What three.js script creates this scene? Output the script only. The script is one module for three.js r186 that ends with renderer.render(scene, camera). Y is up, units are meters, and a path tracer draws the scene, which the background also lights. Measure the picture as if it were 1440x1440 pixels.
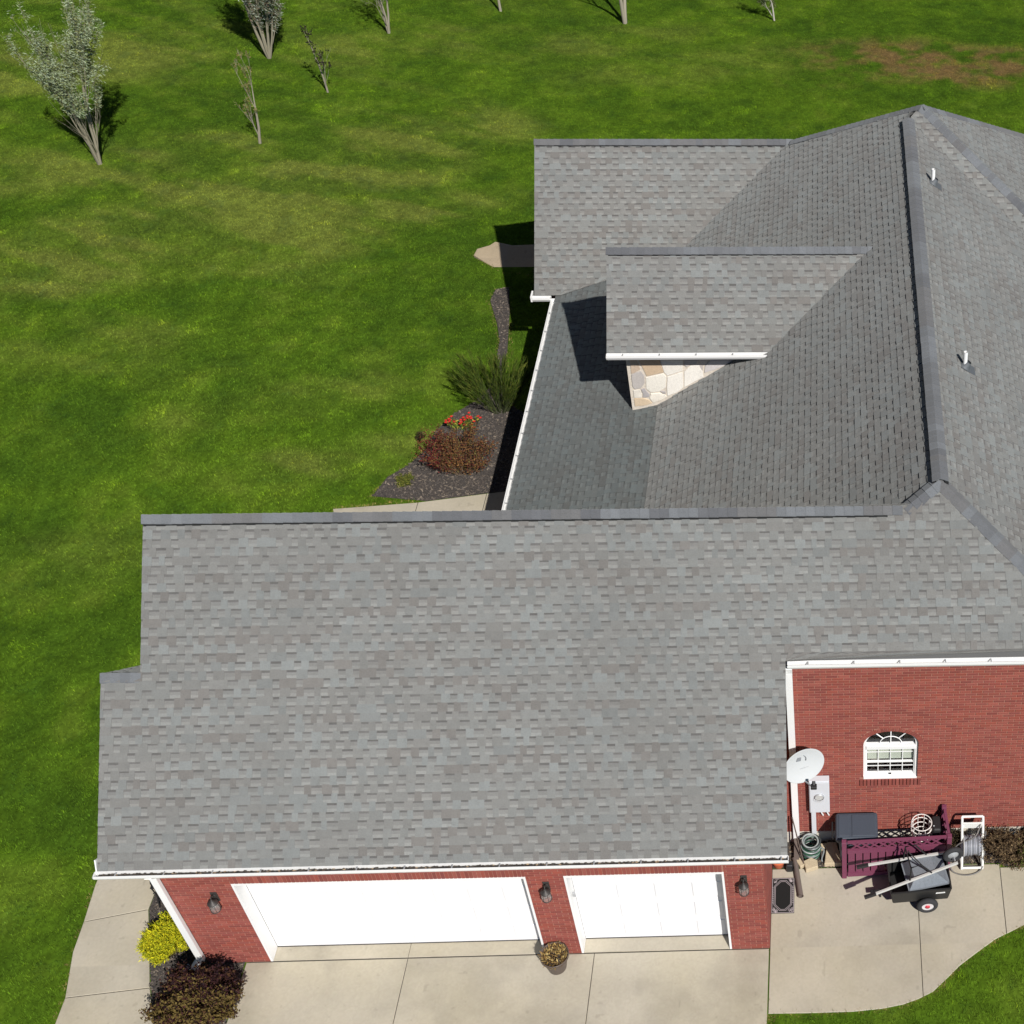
import * as THREE from 'three';
import { mergeGeometries } from 'three/addons/utils/BufferGeometryUtils.js';
import { RoundedBoxGeometry } from 'three/addons/geometries/RoundedBoxGeometry.js';
import { Sky } from 'three/addons/objects/Sky.js';

// ------------------------------------------------------------------ camera, sky, sun, exposure
const scene = new THREE.Scene();
const V = (x, y, z) => new THREE.Vector3(x, y, z);
const F = 2054.86, YAW = -0.0673, PITCH = 0.7515, ROLL = 0.0338, EYE = V(1.3601, 24.2187, 14.1968), PX = 1280.2, PY = 720;
const camera = new THREE.PerspectiveCamera(2 * Math.atan(720 / F) * 180 / Math.PI, 1, 0.5, 3000);
const turn = (x, up, fw) => {            // camera axes (right, up, forward) to world
  const cp = Math.cos(PITCH), sp = Math.sin(PITCH), c = Math.cos(YAW), s = Math.sin(YAW), cr = Math.cos(ROLL), sr = Math.sin(ROLL);
  const a = cr * x - sr * up, b = sr * x + cr * up, y = b * cp - fw * sp, z = -fw * cp - b * sp;
  return V(c * a + s * z, y, -s * a + c * z);
};
camera.position.copy(EYE);
camera.quaternion.setFromRotationMatrix(new THREE.Matrix4().makeBasis(turn(1, 0, 0), turn(0, 1, 0), turn(0, 0, -1)));
camera.setViewOffset(1440, 1440, -(PX - 720), 0, 1440, 1440);
camera.updateProjectionMatrix();
const SUN = V(0.335, 0.688, 0.644).normalize();
const sky = new Sky(); sky.scale.setScalar(2000);
sky.material.uniforms.sunPosition.value.copy(SUN);
sky.material.uniforms.turbidity.value = 3; sky.material.uniforms.rayleigh.value = 0.4; sky.material.uniforms.mieCoefficient.value = 0.004;
sky.name = 'sky'; sky.userData = { kind: 'structure' };
scene.add(sky); scene.environmentIntensity = 0.1;
const sun = new THREE.DirectionalLight(0xfffaf3, 5);
sun.position.copy(SUN.clone().multiplyScalar(80).add(V(-6, 0, -14))); sun.target.position.set(-6, 0, -14);
sun.castShadow = true; sun.shadow.mapSize.set(4096, 4096); sun.shadow.radius = 1;
Object.assign(sun.shadow.camera, { left: -45, right: 45, top: 45, bottom: -45, near: 1, far: 200 });
scene.add(sun, sun.target);
const renderer = new THREE.WebGLRenderer({ antialias: true });
renderer.setSize(1024, 1024); renderer.shadowMap.enabled = true;
renderer.toneMapping = THREE.LinearToneMapping; renderer.toneMappingExposure = 1.08;

// ------------------------------------------------------------------ helpers
function rng(a) { return () => { a |= 0; a = a + 0x6D2B79F5 | 0; let t = Math.imul(a ^ a >>> 15, 1 | a); t = t + Math.imul(t ^ t >>> 7, 61 | t) ^ t; return ((t ^ t >>> 14) >>> 0) / 4294967296; }; }
const hash = (x, y, s = 0) => { let h = Math.imul(x, 374761393) + Math.imul(y, 668265263) + Math.imul(s, 1442695041) | 0; h = Math.imul(h ^ h >>> 13, 1274126177); return ((h ^ h >>> 16) >>> 0) / 4294967296; };
function noise(x, y, s = 0, p = 0) {      // value noise, p = period or 0
  const i = Math.floor(x), j = Math.floor(y); let u = x - i, v = y - j; u = u * u * (3 - 2 * u); v = v * v * (3 - 2 * v);
  const w = p ? (a => ((a % p) + p) % p) : (a => a);
  const a = hash(w(i), w(j), s), b = hash(w(i + 1), w(j), s), c = hash(w(i), w(j + 1), s), d = hash(w(i + 1), w(j + 1), s);
  return a + (b - a) * u + (c - a) * v + (a - b - c + d) * u * v;
}
function fbm(x, y, o = 4, s = 0, p = 0) { let r = 0, a = 0.5, t = 0; for (let i = 0; i < o; i++) { r += a * noise(x, y, s + i, p); t += a; x *= 2; y *= 2; p *= 2; a *= 0.5; } return r / t; }
const sm = (a, b, x) => { x = Math.min(1, Math.max(0, (x - a) / (b - a))); return x * x * (3 - 2 * x); };
const mix = (a, b, t) => a + (b - a) * t, mix3 = (a, b, t) => [mix(a[0], b[0], t), mix(a[1], b[1], t), mix(a[2], b[2], t)];
const toS = c => Math.round(255 * Math.min(1, Math.max(0, c <= 0.0031308 ? c * 12.92 : 1.055 * c ** (1 / 2.4) - 0.055)));
function tex(n, fn, srgb = true, rx = 1, ry = 1) {      // fn(u, v) -> linear rgb or a number
  const d = new Uint8Array(n * n * 4);
  for (let j = 0; j < n; j++) for (let i = 0; i < n; i++) {
    const c = fn((i + 0.5) / n, (j + 0.5) / n), k = (j * n + i) * 4;
    for (let q = 0; q < 3; q++) { const w = typeof c === 'number' ? c : c[q]; d[k + q] = srgb ? toS(w) : Math.round(255 * Math.min(1, Math.max(0, w))); }
    d[k + 3] = 255;
  }
  const t = new THREE.DataTexture(d, n, n); t.wrapS = t.wrapT = THREE.RepeatWrapping; t.magFilter = THREE.LinearFilter; t.minFilter = THREE.LinearMipmapLinearFilter; t.generateMipmaps = true;
  t.colorSpace = srgb ? THREE.SRGBColorSpace : THREE.NoColorSpace; t.repeat.set(rx, ry); t.needsUpdate = true; return t;
}
const ray = (u, w) => turn((u - PX) / F, -(w - PY) / F, 1);
function hit(u, w, n, d) { const r = ray(u, w); return EYE.clone().addScaledVector(r, (d - n.dot(EYE)) / n.dot(r)); }
const onY = (u, w, y = 0) => hit(u, w, V(0, 1, 0), y), onZ = (u, w, z = 0) => hit(u, w, V(0, 0, 1), z);
// the lawn is level by the garage and falls away behind the house
function land(x, z) { const d = Math.max(0, -14 - z); return -0.02 - 0.075 * d * d / (d + 6) + (z < -8 || x < -14 ? 0.05 * (noise(x * 0.13, z * 0.13, 5) - 0.5) * sm(0, 6, Math.max(-8 - z, -14 - x)) : 0); }
function onLand(u, w) { let y = 0, p; for (let i = 0; i < 12; i++) { p = onY(u, w, y); y = land(p.x, p.z); } p.y = y; return p; }
const inside = (poly, x, z) => { let c = false; for (let i = 0, j = poly.length - 1; i < poly.length; j = i++) { const [a, b] = poly[i], [p, q] = poly[j]; if ((b > z) !== (q > z) && x < (p - a) * (z - b) / (q - b) + a) c = !c; } return c; };

class GB {                                // triangle soup with colours and uv
  constructor() { this.p = []; this.n = []; this.c = []; this.t = []; }
  tri(a, b, c, col = [1, 1, 1], uv) {
    const n = b.clone().sub(a).cross(c.clone().sub(a)).normalize(), cs = Array.isArray(col[0]) ? col : [col, col, col];
    [a, b, c].forEach((q, i) => { this.p.push(q.x, q.y, q.z); this.n.push(n.x, n.y, n.z); this.c.push(...cs[i]); const w = uv ? uv[i] : [q.x, q.z]; this.t.push(w[0], w[1]); });
    return this;
  }
  quad(a, b, c, d, col = [1, 1, 1], uv) {
    const cs = Array.isArray(col[0]) ? col : [col, col, col, col];
    this.tri(a, b, c, [cs[0], cs[1], cs[2]], uv && [uv[0], uv[1], uv[2]]); return this.tri(a, c, d, [cs[0], cs[2], cs[3]], uv && [uv[0], uv[2], uv[3]]);
  }
  tube(pts, rad, seg = 6, col = [1, 1, 1], cap = true) {          // smooth tube through points, radius per point
    const f = []; let up = null;
    for (let i = 0; i < pts.length; i++) {
      const d = pts[Math.min(i + 1, pts.length - 1)].clone().sub(pts[Math.max(i - 1, 0)]).normalize();
      if (!up) up = Math.abs(d.y) < 0.9 ? V(0, 1, 0) : V(1, 0, 0);
      const x = up.clone().cross(d).normalize(), y = d.clone().cross(x); up = y; f.push([x, y]);
    }
    const at = (i, k) => { const a = k / seg * 2 * Math.PI, n = f[i][0].clone().multiplyScalar(Math.cos(a)).addScaledVector(f[i][1], Math.sin(a)), r = Array.isArray(rad) ? rad[i] : rad; return [pts[i].clone().addScaledVector(n, r), n]; };
    let len = 0;
    for (let i = 0; i + 1 < pts.length; i++) {
      const l2 = len + pts[i + 1].distanceTo(pts[i]);
      for (let k = 0; k < seg; k++) {
        const q = [at(i, k), at(i, k + 1), at(i + 1, k + 1), at(i + 1, k)], uv = [[k / seg, len], [(k + 1) / seg, len], [(k + 1) / seg, l2], [k / seg, l2]];
        for (const j of [0, 1, 2, 0, 2, 3]) { this.p.push(...q[j][0]); this.n.push(...q[j][1]); this.c.push(...col); this.t.push(...uv[j]); }
      }
      len = l2;
    }
    if (cap) for (const i of [0, pts.length - 1]) for (let k = 0; k < seg; k++) i ? this.tri(pts[i], at(i, k)[0], at(i, k + 1)[0], col) : this.tri(pts[i], at(i, k + 1)[0], at(i, k)[0], col);
    return this;
  }
  get size() { return this.p.length; }
  geo() {
    const g = new THREE.BufferGeometry();
    g.setAttribute('position', new THREE.Float32BufferAttribute(this.p, 3)); g.setAttribute('normal', new THREE.Float32BufferAttribute(this.n, 3));
    g.setAttribute('color', new THREE.Float32BufferAttribute(this.c, 3)); g.setAttribute('uv', new THREE.Float32BufferAttribute(this.t, 2)); return g;
  }
}
const used = {};
const numbered = n => { const k = used[n] = (used[n] ?? -1) + 1; return k ? n + '_' + String(k).padStart(3, '0') : n; };
const plain = g => { const h = g.index ? g.toNonIndexed() : g; for (const k of Object.keys(h.attributes)) if (!['position', 'normal', 'uv'].includes(k)) h.deleteAttribute(k); return h; };
const join = a => a.length === 1 ? a[0] : mergeGeometries(a.map(plain));
function obj(name, geo, mat, parent) { const m = new THREE.Mesh(Array.isArray(geo) ? join(geo) : geo instanceof GB ? geo.geo() : geo, mat); m.name = parent ? name : numbered(name); m.castShadow = m.receiveShadow = true; (parent || scene).add(m); return m; }
function thing(name, label, category, pos = V(0, 0, 0), turnY = 0, group) {
  const o = new THREE.Group(); o.name = numbered(name); o.position.copy(pos); o.rotation.y = turnY; o.userData = { label, category }; if (group) o.userData.group = group; scene.add(o); return o;
}
const tag = (o, label, category, group) => { Object.assign(o.userData, { label, category }); if (group) o.userData.group = group; return o; };
const stuff = o => { o.userData.kind = 'stuff'; return o; }, struct = o => { o.userData.kind = 'structure'; return o; };
const part = (name, parent) => { const g = new THREE.Group(); g.name = name; parent.add(g); return g; };
function box(w, h, d, x = 0, y = 0, z = 0, r = 0) {             // centred box, optionally rounded
  const g = r ? new RoundedBoxGeometry(w, h, d, 2, r) : new THREE.BoxGeometry(w, h, d);
  return g.translate(x, y, z);
}
const span = (x0, x1, y0, y1, z0, z1, r) => box(x1 - x0, y1 - y0, z1 - z0, (x0 + x1) / 2, (y0 + y1) / 2, (z0 + z1) / 2, r);
function bar(a, b, w, h = w) { const d = b.clone().sub(a), g = new THREE.BoxGeometry(w, h, d.length()); g.applyQuaternion(new THREE.Quaternion().setFromUnitVectors(V(0, 0, 1), d.normalize())); return g.translate((a.x + b.x) / 2, (a.y + b.y) / 2, (a.z + b.z) / 2); }
const rod = (pts, r, seg = 8) => new GB().tube(pts, r, seg).geo();
const curve = (pts, n, r, seg = 6) => rod(new THREE.CatmullRomCurve3(pts).getPoints(n), r, seg);
const lathe = (pts, seg = 28) => new THREE.LatheGeometry(pts.map(p => new THREE.Vector2(...p)), seg);

// ------------------------------------------------------------------ materials
const fine = tex(256, (u, v) => 0.80 + 0.28 * noise(u * 128, v * 128, 3, 128) + 0.10 * (noise(u * 32, v * 32, 4, 32) - 0.5));
const gran = tex(512, (u, v) => 0.70 + 0.42 * noise(u * 170, v * 170, 7, 170) + 0.16 * (fbm(u * 8, v * 8, 4, 9, 8) - 0.5));
const granB = tex(512, (u, v) => noise(u * 170, v * 170, 7, 170), false);
const brickB = tex(256, (u, v) => 0.6 * noise(u * 64, v * 64, 11, 64) + 0.4 * noise(u * 128, v * 128, 12, 128), false);
const M = (p) => new THREE.MeshStandardMaterial({ roughness: 0.8, ...p });
const lin = (r, g, b) => new THREE.Color().setRGB(r, g, b);
const mat = {
  shingle: new THREE.MeshPhysicalMaterial({ vertexColors: true, map: gran, bumpMap: granB, bumpScale: 0.0015, roughness: 0.95, sheen: 1, sheenColor: lin(0.62, 0.64, 0.64), sheenRoughness: 0.9 }),
  deck: M({ color: lin(0.10, 0.10, 0.098), roughness: 1 }),
  ventBlack: M({ color: lin(0.012, 0.012, 0.013), roughness: 0.9 }),
  brick: M({ vertexColors: true, map: fine, bumpMap: brickB, bumpScale: 0.002, roughness: 0.92 }),
  mortar: M({ color: lin(0.36, 0.165, 0.118), map: fine, roughness: 1 }),
  white: M({ color: lin(0.80, 0.80, 0.79), roughness: 0.45 }),
  door: M({ color: lin(0.79, 0.79, 0.80), roughness: 0.5 }),
  soffit: M({ color: lin(0.7, 0.7, 0.69), roughness: 0.6 }),
  found: M({ color: lin(0.62, 0.58, 0.5), map: fine, roughness: 0.95 }),
  stone: M({ vertexColors: true, map: fine, bumpMap: brickB, bumpScale: 0.004, roughness: 0.92 }),
  grout: M({ color: lin(0.62, 0.56, 0.48), map: fine, roughness: 1 }),
  bronze: M({ color: lin(0.05, 0.045, 0.042), roughness: 0.55, metalness: 0.3 }),
  black: M({ color: lin(0.014, 0.014, 0.015), roughness: 0.6 }),
  blackPlastic: M({ color: lin(0.018, 0.018, 0.02), roughness: 0.45 }),
  tyre: M({ color: lin(0.028, 0.028, 0.03), roughness: 0.85 }),
  glass: new THREE.MeshPhysicalMaterial({ color: 0xffffff, transmission: 1, roughness: 0.03, thickness: 0, ior: 1.5 }),
  lampGlass: new THREE.MeshPhysicalMaterial({ color: lin(0.75, 0.75, 0.74), transmission: 0.85, roughness: 0.25, thickness: 0, ior: 1.45 }),
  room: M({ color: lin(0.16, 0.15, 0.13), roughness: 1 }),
  curtain: M({ color: lin(0.44, 0.48, 0.40), roughness: 1 }),
  galv: M({ color: lin(0.45, 0.46, 0.47), roughness: 0.5, metalness: 0.4 }),
  leadBoot: M({ color: lin(0.10, 0.11, 0.12), roughness: 0.6 }),
  maroon: M({ color: lin(0.180, 0.042, 0.085), map: fine, roughness: 0.6 }),
  handle: M({ color: lin(0.52, 0.51, 0.48), roughness: 0.5 }),
  slate: M({ color: lin(0.060, 0.076, 0.100), map: fine, roughness: 0.55 }),
  brownMetal: M({ color: lin(0.10, 0.075, 0.062), roughness: 0.5 }),
  terracotta: M({ color: lin(0.55, 0.13, 0.05), roughness: 0.8 }),
  leaf: new THREE.MeshPhysicalMaterial({ vertexColors: true, roughness: 0.85, specularIntensity: 0.3, side: THREE.DoubleSide }),
  bark: M({ vertexColors: true, map: fine, roughness: 0.95 }),
};

// ------------------------------------------------------------------ the lawn: colour belongs to the turf (dry streaks, bare earth)
const dryAt = [[395, 268, 4.2, 1.4, 1], [350, 330, 6, 1.1, 0.8], [90, 340, 5, 1.2, .9], [190, 225, 3.5, 1.5, .55], [590, 198, 3.2, 1.3, .7], [170, 70, 3.5, 1.6, .7], [60, 110, 2.6, 1.0, .7], [640, 180, 2, 1, .5], [30, 400, 3.5, .9, .8], [250, 380, 4, .8, .6], [500, 640, 2.5, .6, .6], [420, 560, 2.5, .7, .3], [120, 500, 2.2, .9, .25], [60, 800, 1.8, 1, .25], [1000, 90, 4, 1.2, .35], [860, 60, 3, 1.2, .4], [560, 60, 3, 1.2, .45]].map(([u, w, a, b, k]) => { const p = onLand(u, w); return [p.x, p.z, a, b, k]; });
const earthAt = [[1335, 88, 4.2, 1.5, 1], [1420, 100, 2.5, 1, .8], [1270, 100, 2.2, .9, .5], [1150, 110, 1.2, .7, .3]].map(([u, w, a, b, k]) => { const p = onLand(u, w); return [p.x, p.z, a, b, k]; });
const bump2 = (list, x, z, tilt) => { let r = 0; const c = Math.cos(tilt), s = Math.sin(tilt); for (const [px, pz, a, b, k] of list) { const dx = x - px, dz = z - pz, e = (dx * c + dz * s) / a, f = (-dx * s + dz * c) / b, q = e * e + f * f; if (q < 4) r = Math.max(r, k * (1 - sm(0.1, 3.2, q))); } return r; };
function lawn(x, z) {
  const wx = x + 1.2 * (fbm(x * 0.3, z * 0.3, 3, 21) - 0.5), wz = z + 1.2 * (fbm(x * 0.3, z * 0.3, 3, 22) - 0.5);
  const n1 = fbm(x * 0.22, z * 0.22, 4, 31), n2 = fbm(x * 1.1, z * 1.1, 4, 41), st = fbm((x * 0.9 + z * 0.45) * 0.35, (-x * 0.45 + z * 0.9) * 1.3, 4, 51), n3 = fbm(x * 5, z * 5, 2, 81);
  let c = mix3([0.052, 0.107, 0.008], [0.090, 0.166, 0.010], sm(0.25, 0.75, n1 * 0.35 + n2 * 0.65));
  const farLeft = sm(-6, -16, x) * sm(-12, -24, z);
  const dry = Math.min(1, bump2(dryAt, wx, wz, -0.28) * (0.35 + 1.1 * sm(0.35, 0.65, st)) + farLeft * 0.30 * sm(0.48, 0.72, st) + 0.22 * sm(0.58, 0.78, n2));
  c = mix3(c, [0.215, 0.230, 0.052], 0.52 * dry);
  const e = bump2(earthAt, wx, wz, 0.1) * sm(0.38, 0.62, 0.6 * n2 + 0.4 * fbm(x * 3, z * 3, 3, 61));
  c = mix3(c, [0.20, 0.115, 0.055], 0.85 * e);
  c = mix3(c, [0.036, 0.078, 0.007], 0.18 * sm(0.52, 0.75, fbm(x * 0.8 + 9, z * 0.8, 4, 71)));
  const k = 0.70 + 0.60 * n3; return [c[0] * k, c[1] * k, c[2] * k];
}
const LX = -46, LZ = -60, LS = 68;
const LN = 512, lawnGrid = new Float32Array((LN + 1) * (LN + 1) * 3);
for (let j = 0; j <= LN; j++) for (let i = 0; i <= LN; i++) lawnGrid.set(lawn(LX + i / LN * LS, LZ + j / LN * LS), (j * (LN + 1) + i) * 3);
function lawnAt(x, z) {
  const a = Math.min(LN - 1e-3, Math.max(0, (x - LX) / LS * LN)), b = Math.min(LN - 1e-3, Math.max(0, (z - LZ) / LS * LN)), i = Math.floor(a), j = Math.floor(b), u = a - i, v = b - j, o = (j * (LN + 1) + i) * 3, w = (LN + 1) * 3;
  return [0, 1, 2].map(q => mix(mix(lawnGrid[o + q], lawnGrid[o + 3 + q], u), mix(lawnGrid[o + w + q], lawnGrid[o + w + 3 + q], u), v));
}
const lawnTex = tex(2048, (u, v) => { const x = LX + u * LS, z = LZ + v * LS, c = lawnAt(x, z), k = 0.55 + 0.5 * noise(x * 22, z * 22, 91); return [c[0] * k, c[1] * k, c[2] * k]; });
lawnTex.anisotropy = 8;
{
  const xs = [], zs = [];
  for (const [list, a, b, far] of [[xs, -48, 26, 900], [zs, -64, 14, 900]]) { list.push(a - far, a - 200, a - 60, a - 15); for (let q = a; q <= b; q += 1) list.push(q); list.push(b + 15, b + 60, b + 200, b + far); }
  const p = [], t = [], id = [], w = xs.length;
  for (const z of zs) for (const x of xs) { p.push(x, Math.max(land(x, Math.max(z, -140)), -9), z); t.push((x - LX) / LS, (z - LZ) / LS); }
  for (let j = 0; j + 1 < zs.length; j++) for (let i = 0; i + 1 < w; i++) { const a = j * w + i; id.push(a, a + w, a + 1, a + 1, a + w, a + w + 1); }
  const g = new THREE.BufferGeometry(); g.setAttribute('position', new THREE.Float32BufferAttribute(p, 3)); g.setAttribute('uv', new THREE.Float32BufferAttribute(t, 2)); g.setIndex(id); g.computeVertexNormals();
  tag(struct(obj('lawn_ground', g, new THREE.MeshPhysicalMaterial({ map: lawnTex, roughness: 1, specularIntensity: 0.1 }))), 'wide green lawn with dry yellow streaks around the house', 'lawn');
}

// ------------------------------------------------------------------ paving: slabs with open joints
const conc = (seed) => tex(896, (u, v) => {
  const x = u * 24, y = v * 24; let k = 0.92 + 0.14 * (fbm(x * 1.2, y * 1.2, 5, seed) - 0.5) * 2;
  const stain = sm(0.55, 0.8, fbm(x * 0.9 + 3, y * 0.9, 5, seed + 5)); k *= 1 - 0.17 * stain;
  k *= 0.94 + 0.12 * noise(x * 40, y * 40, seed + 9); const spot = noise(x * 9, y * 9, seed + 3); if (spot > 0.93) k *= 0.86;
  const warm = fbm(x * 0.7, y * 0.7 + 5, 4, seed + 8);
  return [0.450 * k, (0.412 - 0.012 * warm) * k, (0.345 - 0.055 * warm) * k];
});
const concA = M({ map: conc(101), roughness: 0.92, bumpMap: brickB, bumpScale: 0.001 }), concB = M({ map: conc(131), roughness: 0.92 });
concA.map.repeat.set(1 / 24, 1 / 24); concB.map.repeat.set(1 / 24, 1 / 24);   // one tile covers all the paving: no repeat in view
const jointMat = M({ color: lin(0.055, 0.05, 0.042), roughness: 1 });
const noGrass = [];
function slab(poly, parent, m, top = 0, thick = 0.11, name = 'concrete_slab') {        // poly: [x, z] in metres
  const s = new THREE.Shape(poly.map(([x, z]) => new THREE.Vector2(x, -z)));
  const g = new THREE.ExtrudeGeometry(s, { depth: thick - 0.006, bevelEnabled: true, bevelThickness: 0.006, bevelSize: 0.006, bevelOffset: -0.006, bevelSegments: 1 });
  g.rotateX(-Math.PI / 2); g.translate(0, top - thick, 0); noGrass.push(poly); return obj(name, g, m, parent);
}
const J1 = -6.536, J2 = -3.185, D0 = -8.961, D1 = -4.0535, S0 = -3.406, S1 = -0.6875, HD = 2.506, REC = 0.292;
function paving(name, label, bed) {                // a dark soil sheet under the joints, slabs on top
  const g = struct(new THREE.Group()); g.name = name; scene.add(g); tag(g, label, 'paving');
  if (bed) slab(bed, g, jointMat, -0.013, 0.06, 'joint_bed'); return g;
}
{
  const d = paving('driveway', 'pale concrete driveway slabs in front of the white garage doors', [[-9.35, -0.45], [-9.45, 8.9], [-0.02, 8.9], [-0.02, -0.45]]);
  slab([[-9.4, 0.012], [-9.5, 9], [J1 - 0.006, 9], [J1 - 0.006, 0.012]], d, concA);
  slab([[J1 + 0.006, 0.012], [J1 + 0.006, 9], [J2 - 0.006, 9], [J2 - 0.006, 0.012]], d, concA);
  slab([[J2 + 0.006, 0.012], [J2 + 0.006, 9], [-0.012, 9], [-0.012, 0.012]], d, concA);
  for (const [a, b] of [[D0 + 0.004, J1 - 0.004], [J1 + 0.004, D1 - 0.004], [S0 + 0.004, S1 - 0.004]]) slab([[a, -REC - 0.1], [a, -0.012], [b, -0.012], [b, -REC - 0.1]], d, concB, 0.004, 0.11, 'apron_slab');
  const c = [[1082, 1425], [1140, 1424], [1200, 1422], [1240, 1418], [1270, 1412], [1292, 1404], [1312, 1394], [1330, 1377], [1350, 1357], [1375, 1338], [1400, 1320], [1440, 1300]].map(q => { const p = onY(...q); return [p.x, p.z]; });
  const at = x => { for (let i = 0; i + 1 < c.length; i++) if (c[i + 1][0] >= x) return mix(c[i][1], c[i + 1][1], (x - c[i][0]) / (c[i + 1][0] - c[i][0])); return c[c.length - 1][1]; };
  const edge = [[0.008, c[0][1]], ...c.slice(1), [7.5, -0.9]];
  const p = paving('patio', 'beige concrete patio beside the red brick wall with curved lawn edge', [[0.01, -1.68], ...edge.map(([x, z]) => [x, z - 0.02]), [7.5, -1.5]]);
  const X1 = 2.77, X2 = 4.385, cut = (a, b) => [[a, -1.68], [a, at(a)], ...edge.filter(([x]) => x > a + 0.01 && x < b - 0.01), [b, at(b)], [b, -1.68]];
  slab(cut(0.012, X1 - 0.006), p, concB); slab(cut(X1 + 0.006, X2 - 0.006), p, concB); slab([[X2 + 0.006, -1.6], [X2 + 0.006, at(X2)], [4.73, -0.35], [7.5, -0.9], [7.5, -1.6]], p, concB);
  const w = paving('side_walk', 'pale concrete walk along the left side of the garage', [[-12.2, 4.9], [-10.45, 4.9], [-10.72, 1.15], [-11.19, -0.17], [-11.53, -1.15], [-11.54, -6.9], [-12.58, -6.9], [-12.58, -1.7], [-12.48, -0.3], [-12.28, 1.1]]);
  slab([[-12.28, 5], [-10.4, 5], [-10.68, 1.15], [-10.955, 0.46], [-12.365, 0.61]], w, concB);
  slab([[-12.367, 0.595], [-10.965, 0.445], [-11.17, -0.17], [-11.505, -1.135], [-12.59, -0.91], [-12.56, -0.3]], w, concB);
  slab([[-12.592, -0.925], [-11.51, -1.15], [-11.52, -7], [-12.65, -7], [-12.66, -1.7]], w, concB);
  const b = paving('back_path', 'narrow pale concrete path behind the garage beside the dark bed', [[-10.7, -12.0], [-10.2, -10.6], [-5.2, -10.6], [-5.2, -12.8], [-6.7, -12.58], [-8.58, -12.23]]);
  slab([[-10.75, -12.02], [-10.2, -10.6], [-8.79, -10.6], [-8.79, -12.21]], b, concB); slab([[-8.775, -12.215], [-8.775, -10.6], [-7.2, -10.6], [-7.2, -12.5]], b, concB); slab([[-7.185, -12.505], [-7.185, -10.6], [-5.2, -10.6], [-5.2, -12.8], [-6.7, -12.59]], b, concB);
}

// ------------------------------------------------------------------ the house
const house = thing('brick_house', 'red brick house with grey shingle roofs, white gutters and two white garage doors', 'house');
const m = 0.9433, HE = 3.1084, ZE = 0.1659, XEL = -10.8915, XRL = -10.2527, XER = 0.4308, L1 = 2.3945, L2 = 4.2815, L3 = 2.42, EB = 0.05, L4 = 4.6281;
const XM = 3.1163, YM = HE + m * L4, ZM = ZE - L4, K = 0.7, XB = -2.65, YB = YM + K * (XB - XM), S = 0.25, XE = -5.74, YE = YB + S * (XE - XB);
const WY = 5.46, WZ = -19.82, WEZ = -16.93, WEY = WY - m * (WEZ - WZ), WX = -6.26, DY = 6.77, DZ = -12.77, DEZ = -11.15, DEY = DY - m * (DEZ - DZ), DX = -3.54, DW = -11.58;
const DEL = 0.32, ZP = -17.45, P2 = V(XM + DEL, YM + K * DEL, ZP), RZ = ZP + K * DEL / m, EAVE = HE + m * L3, XR = XM + (YM - EAVE) / K;

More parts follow.
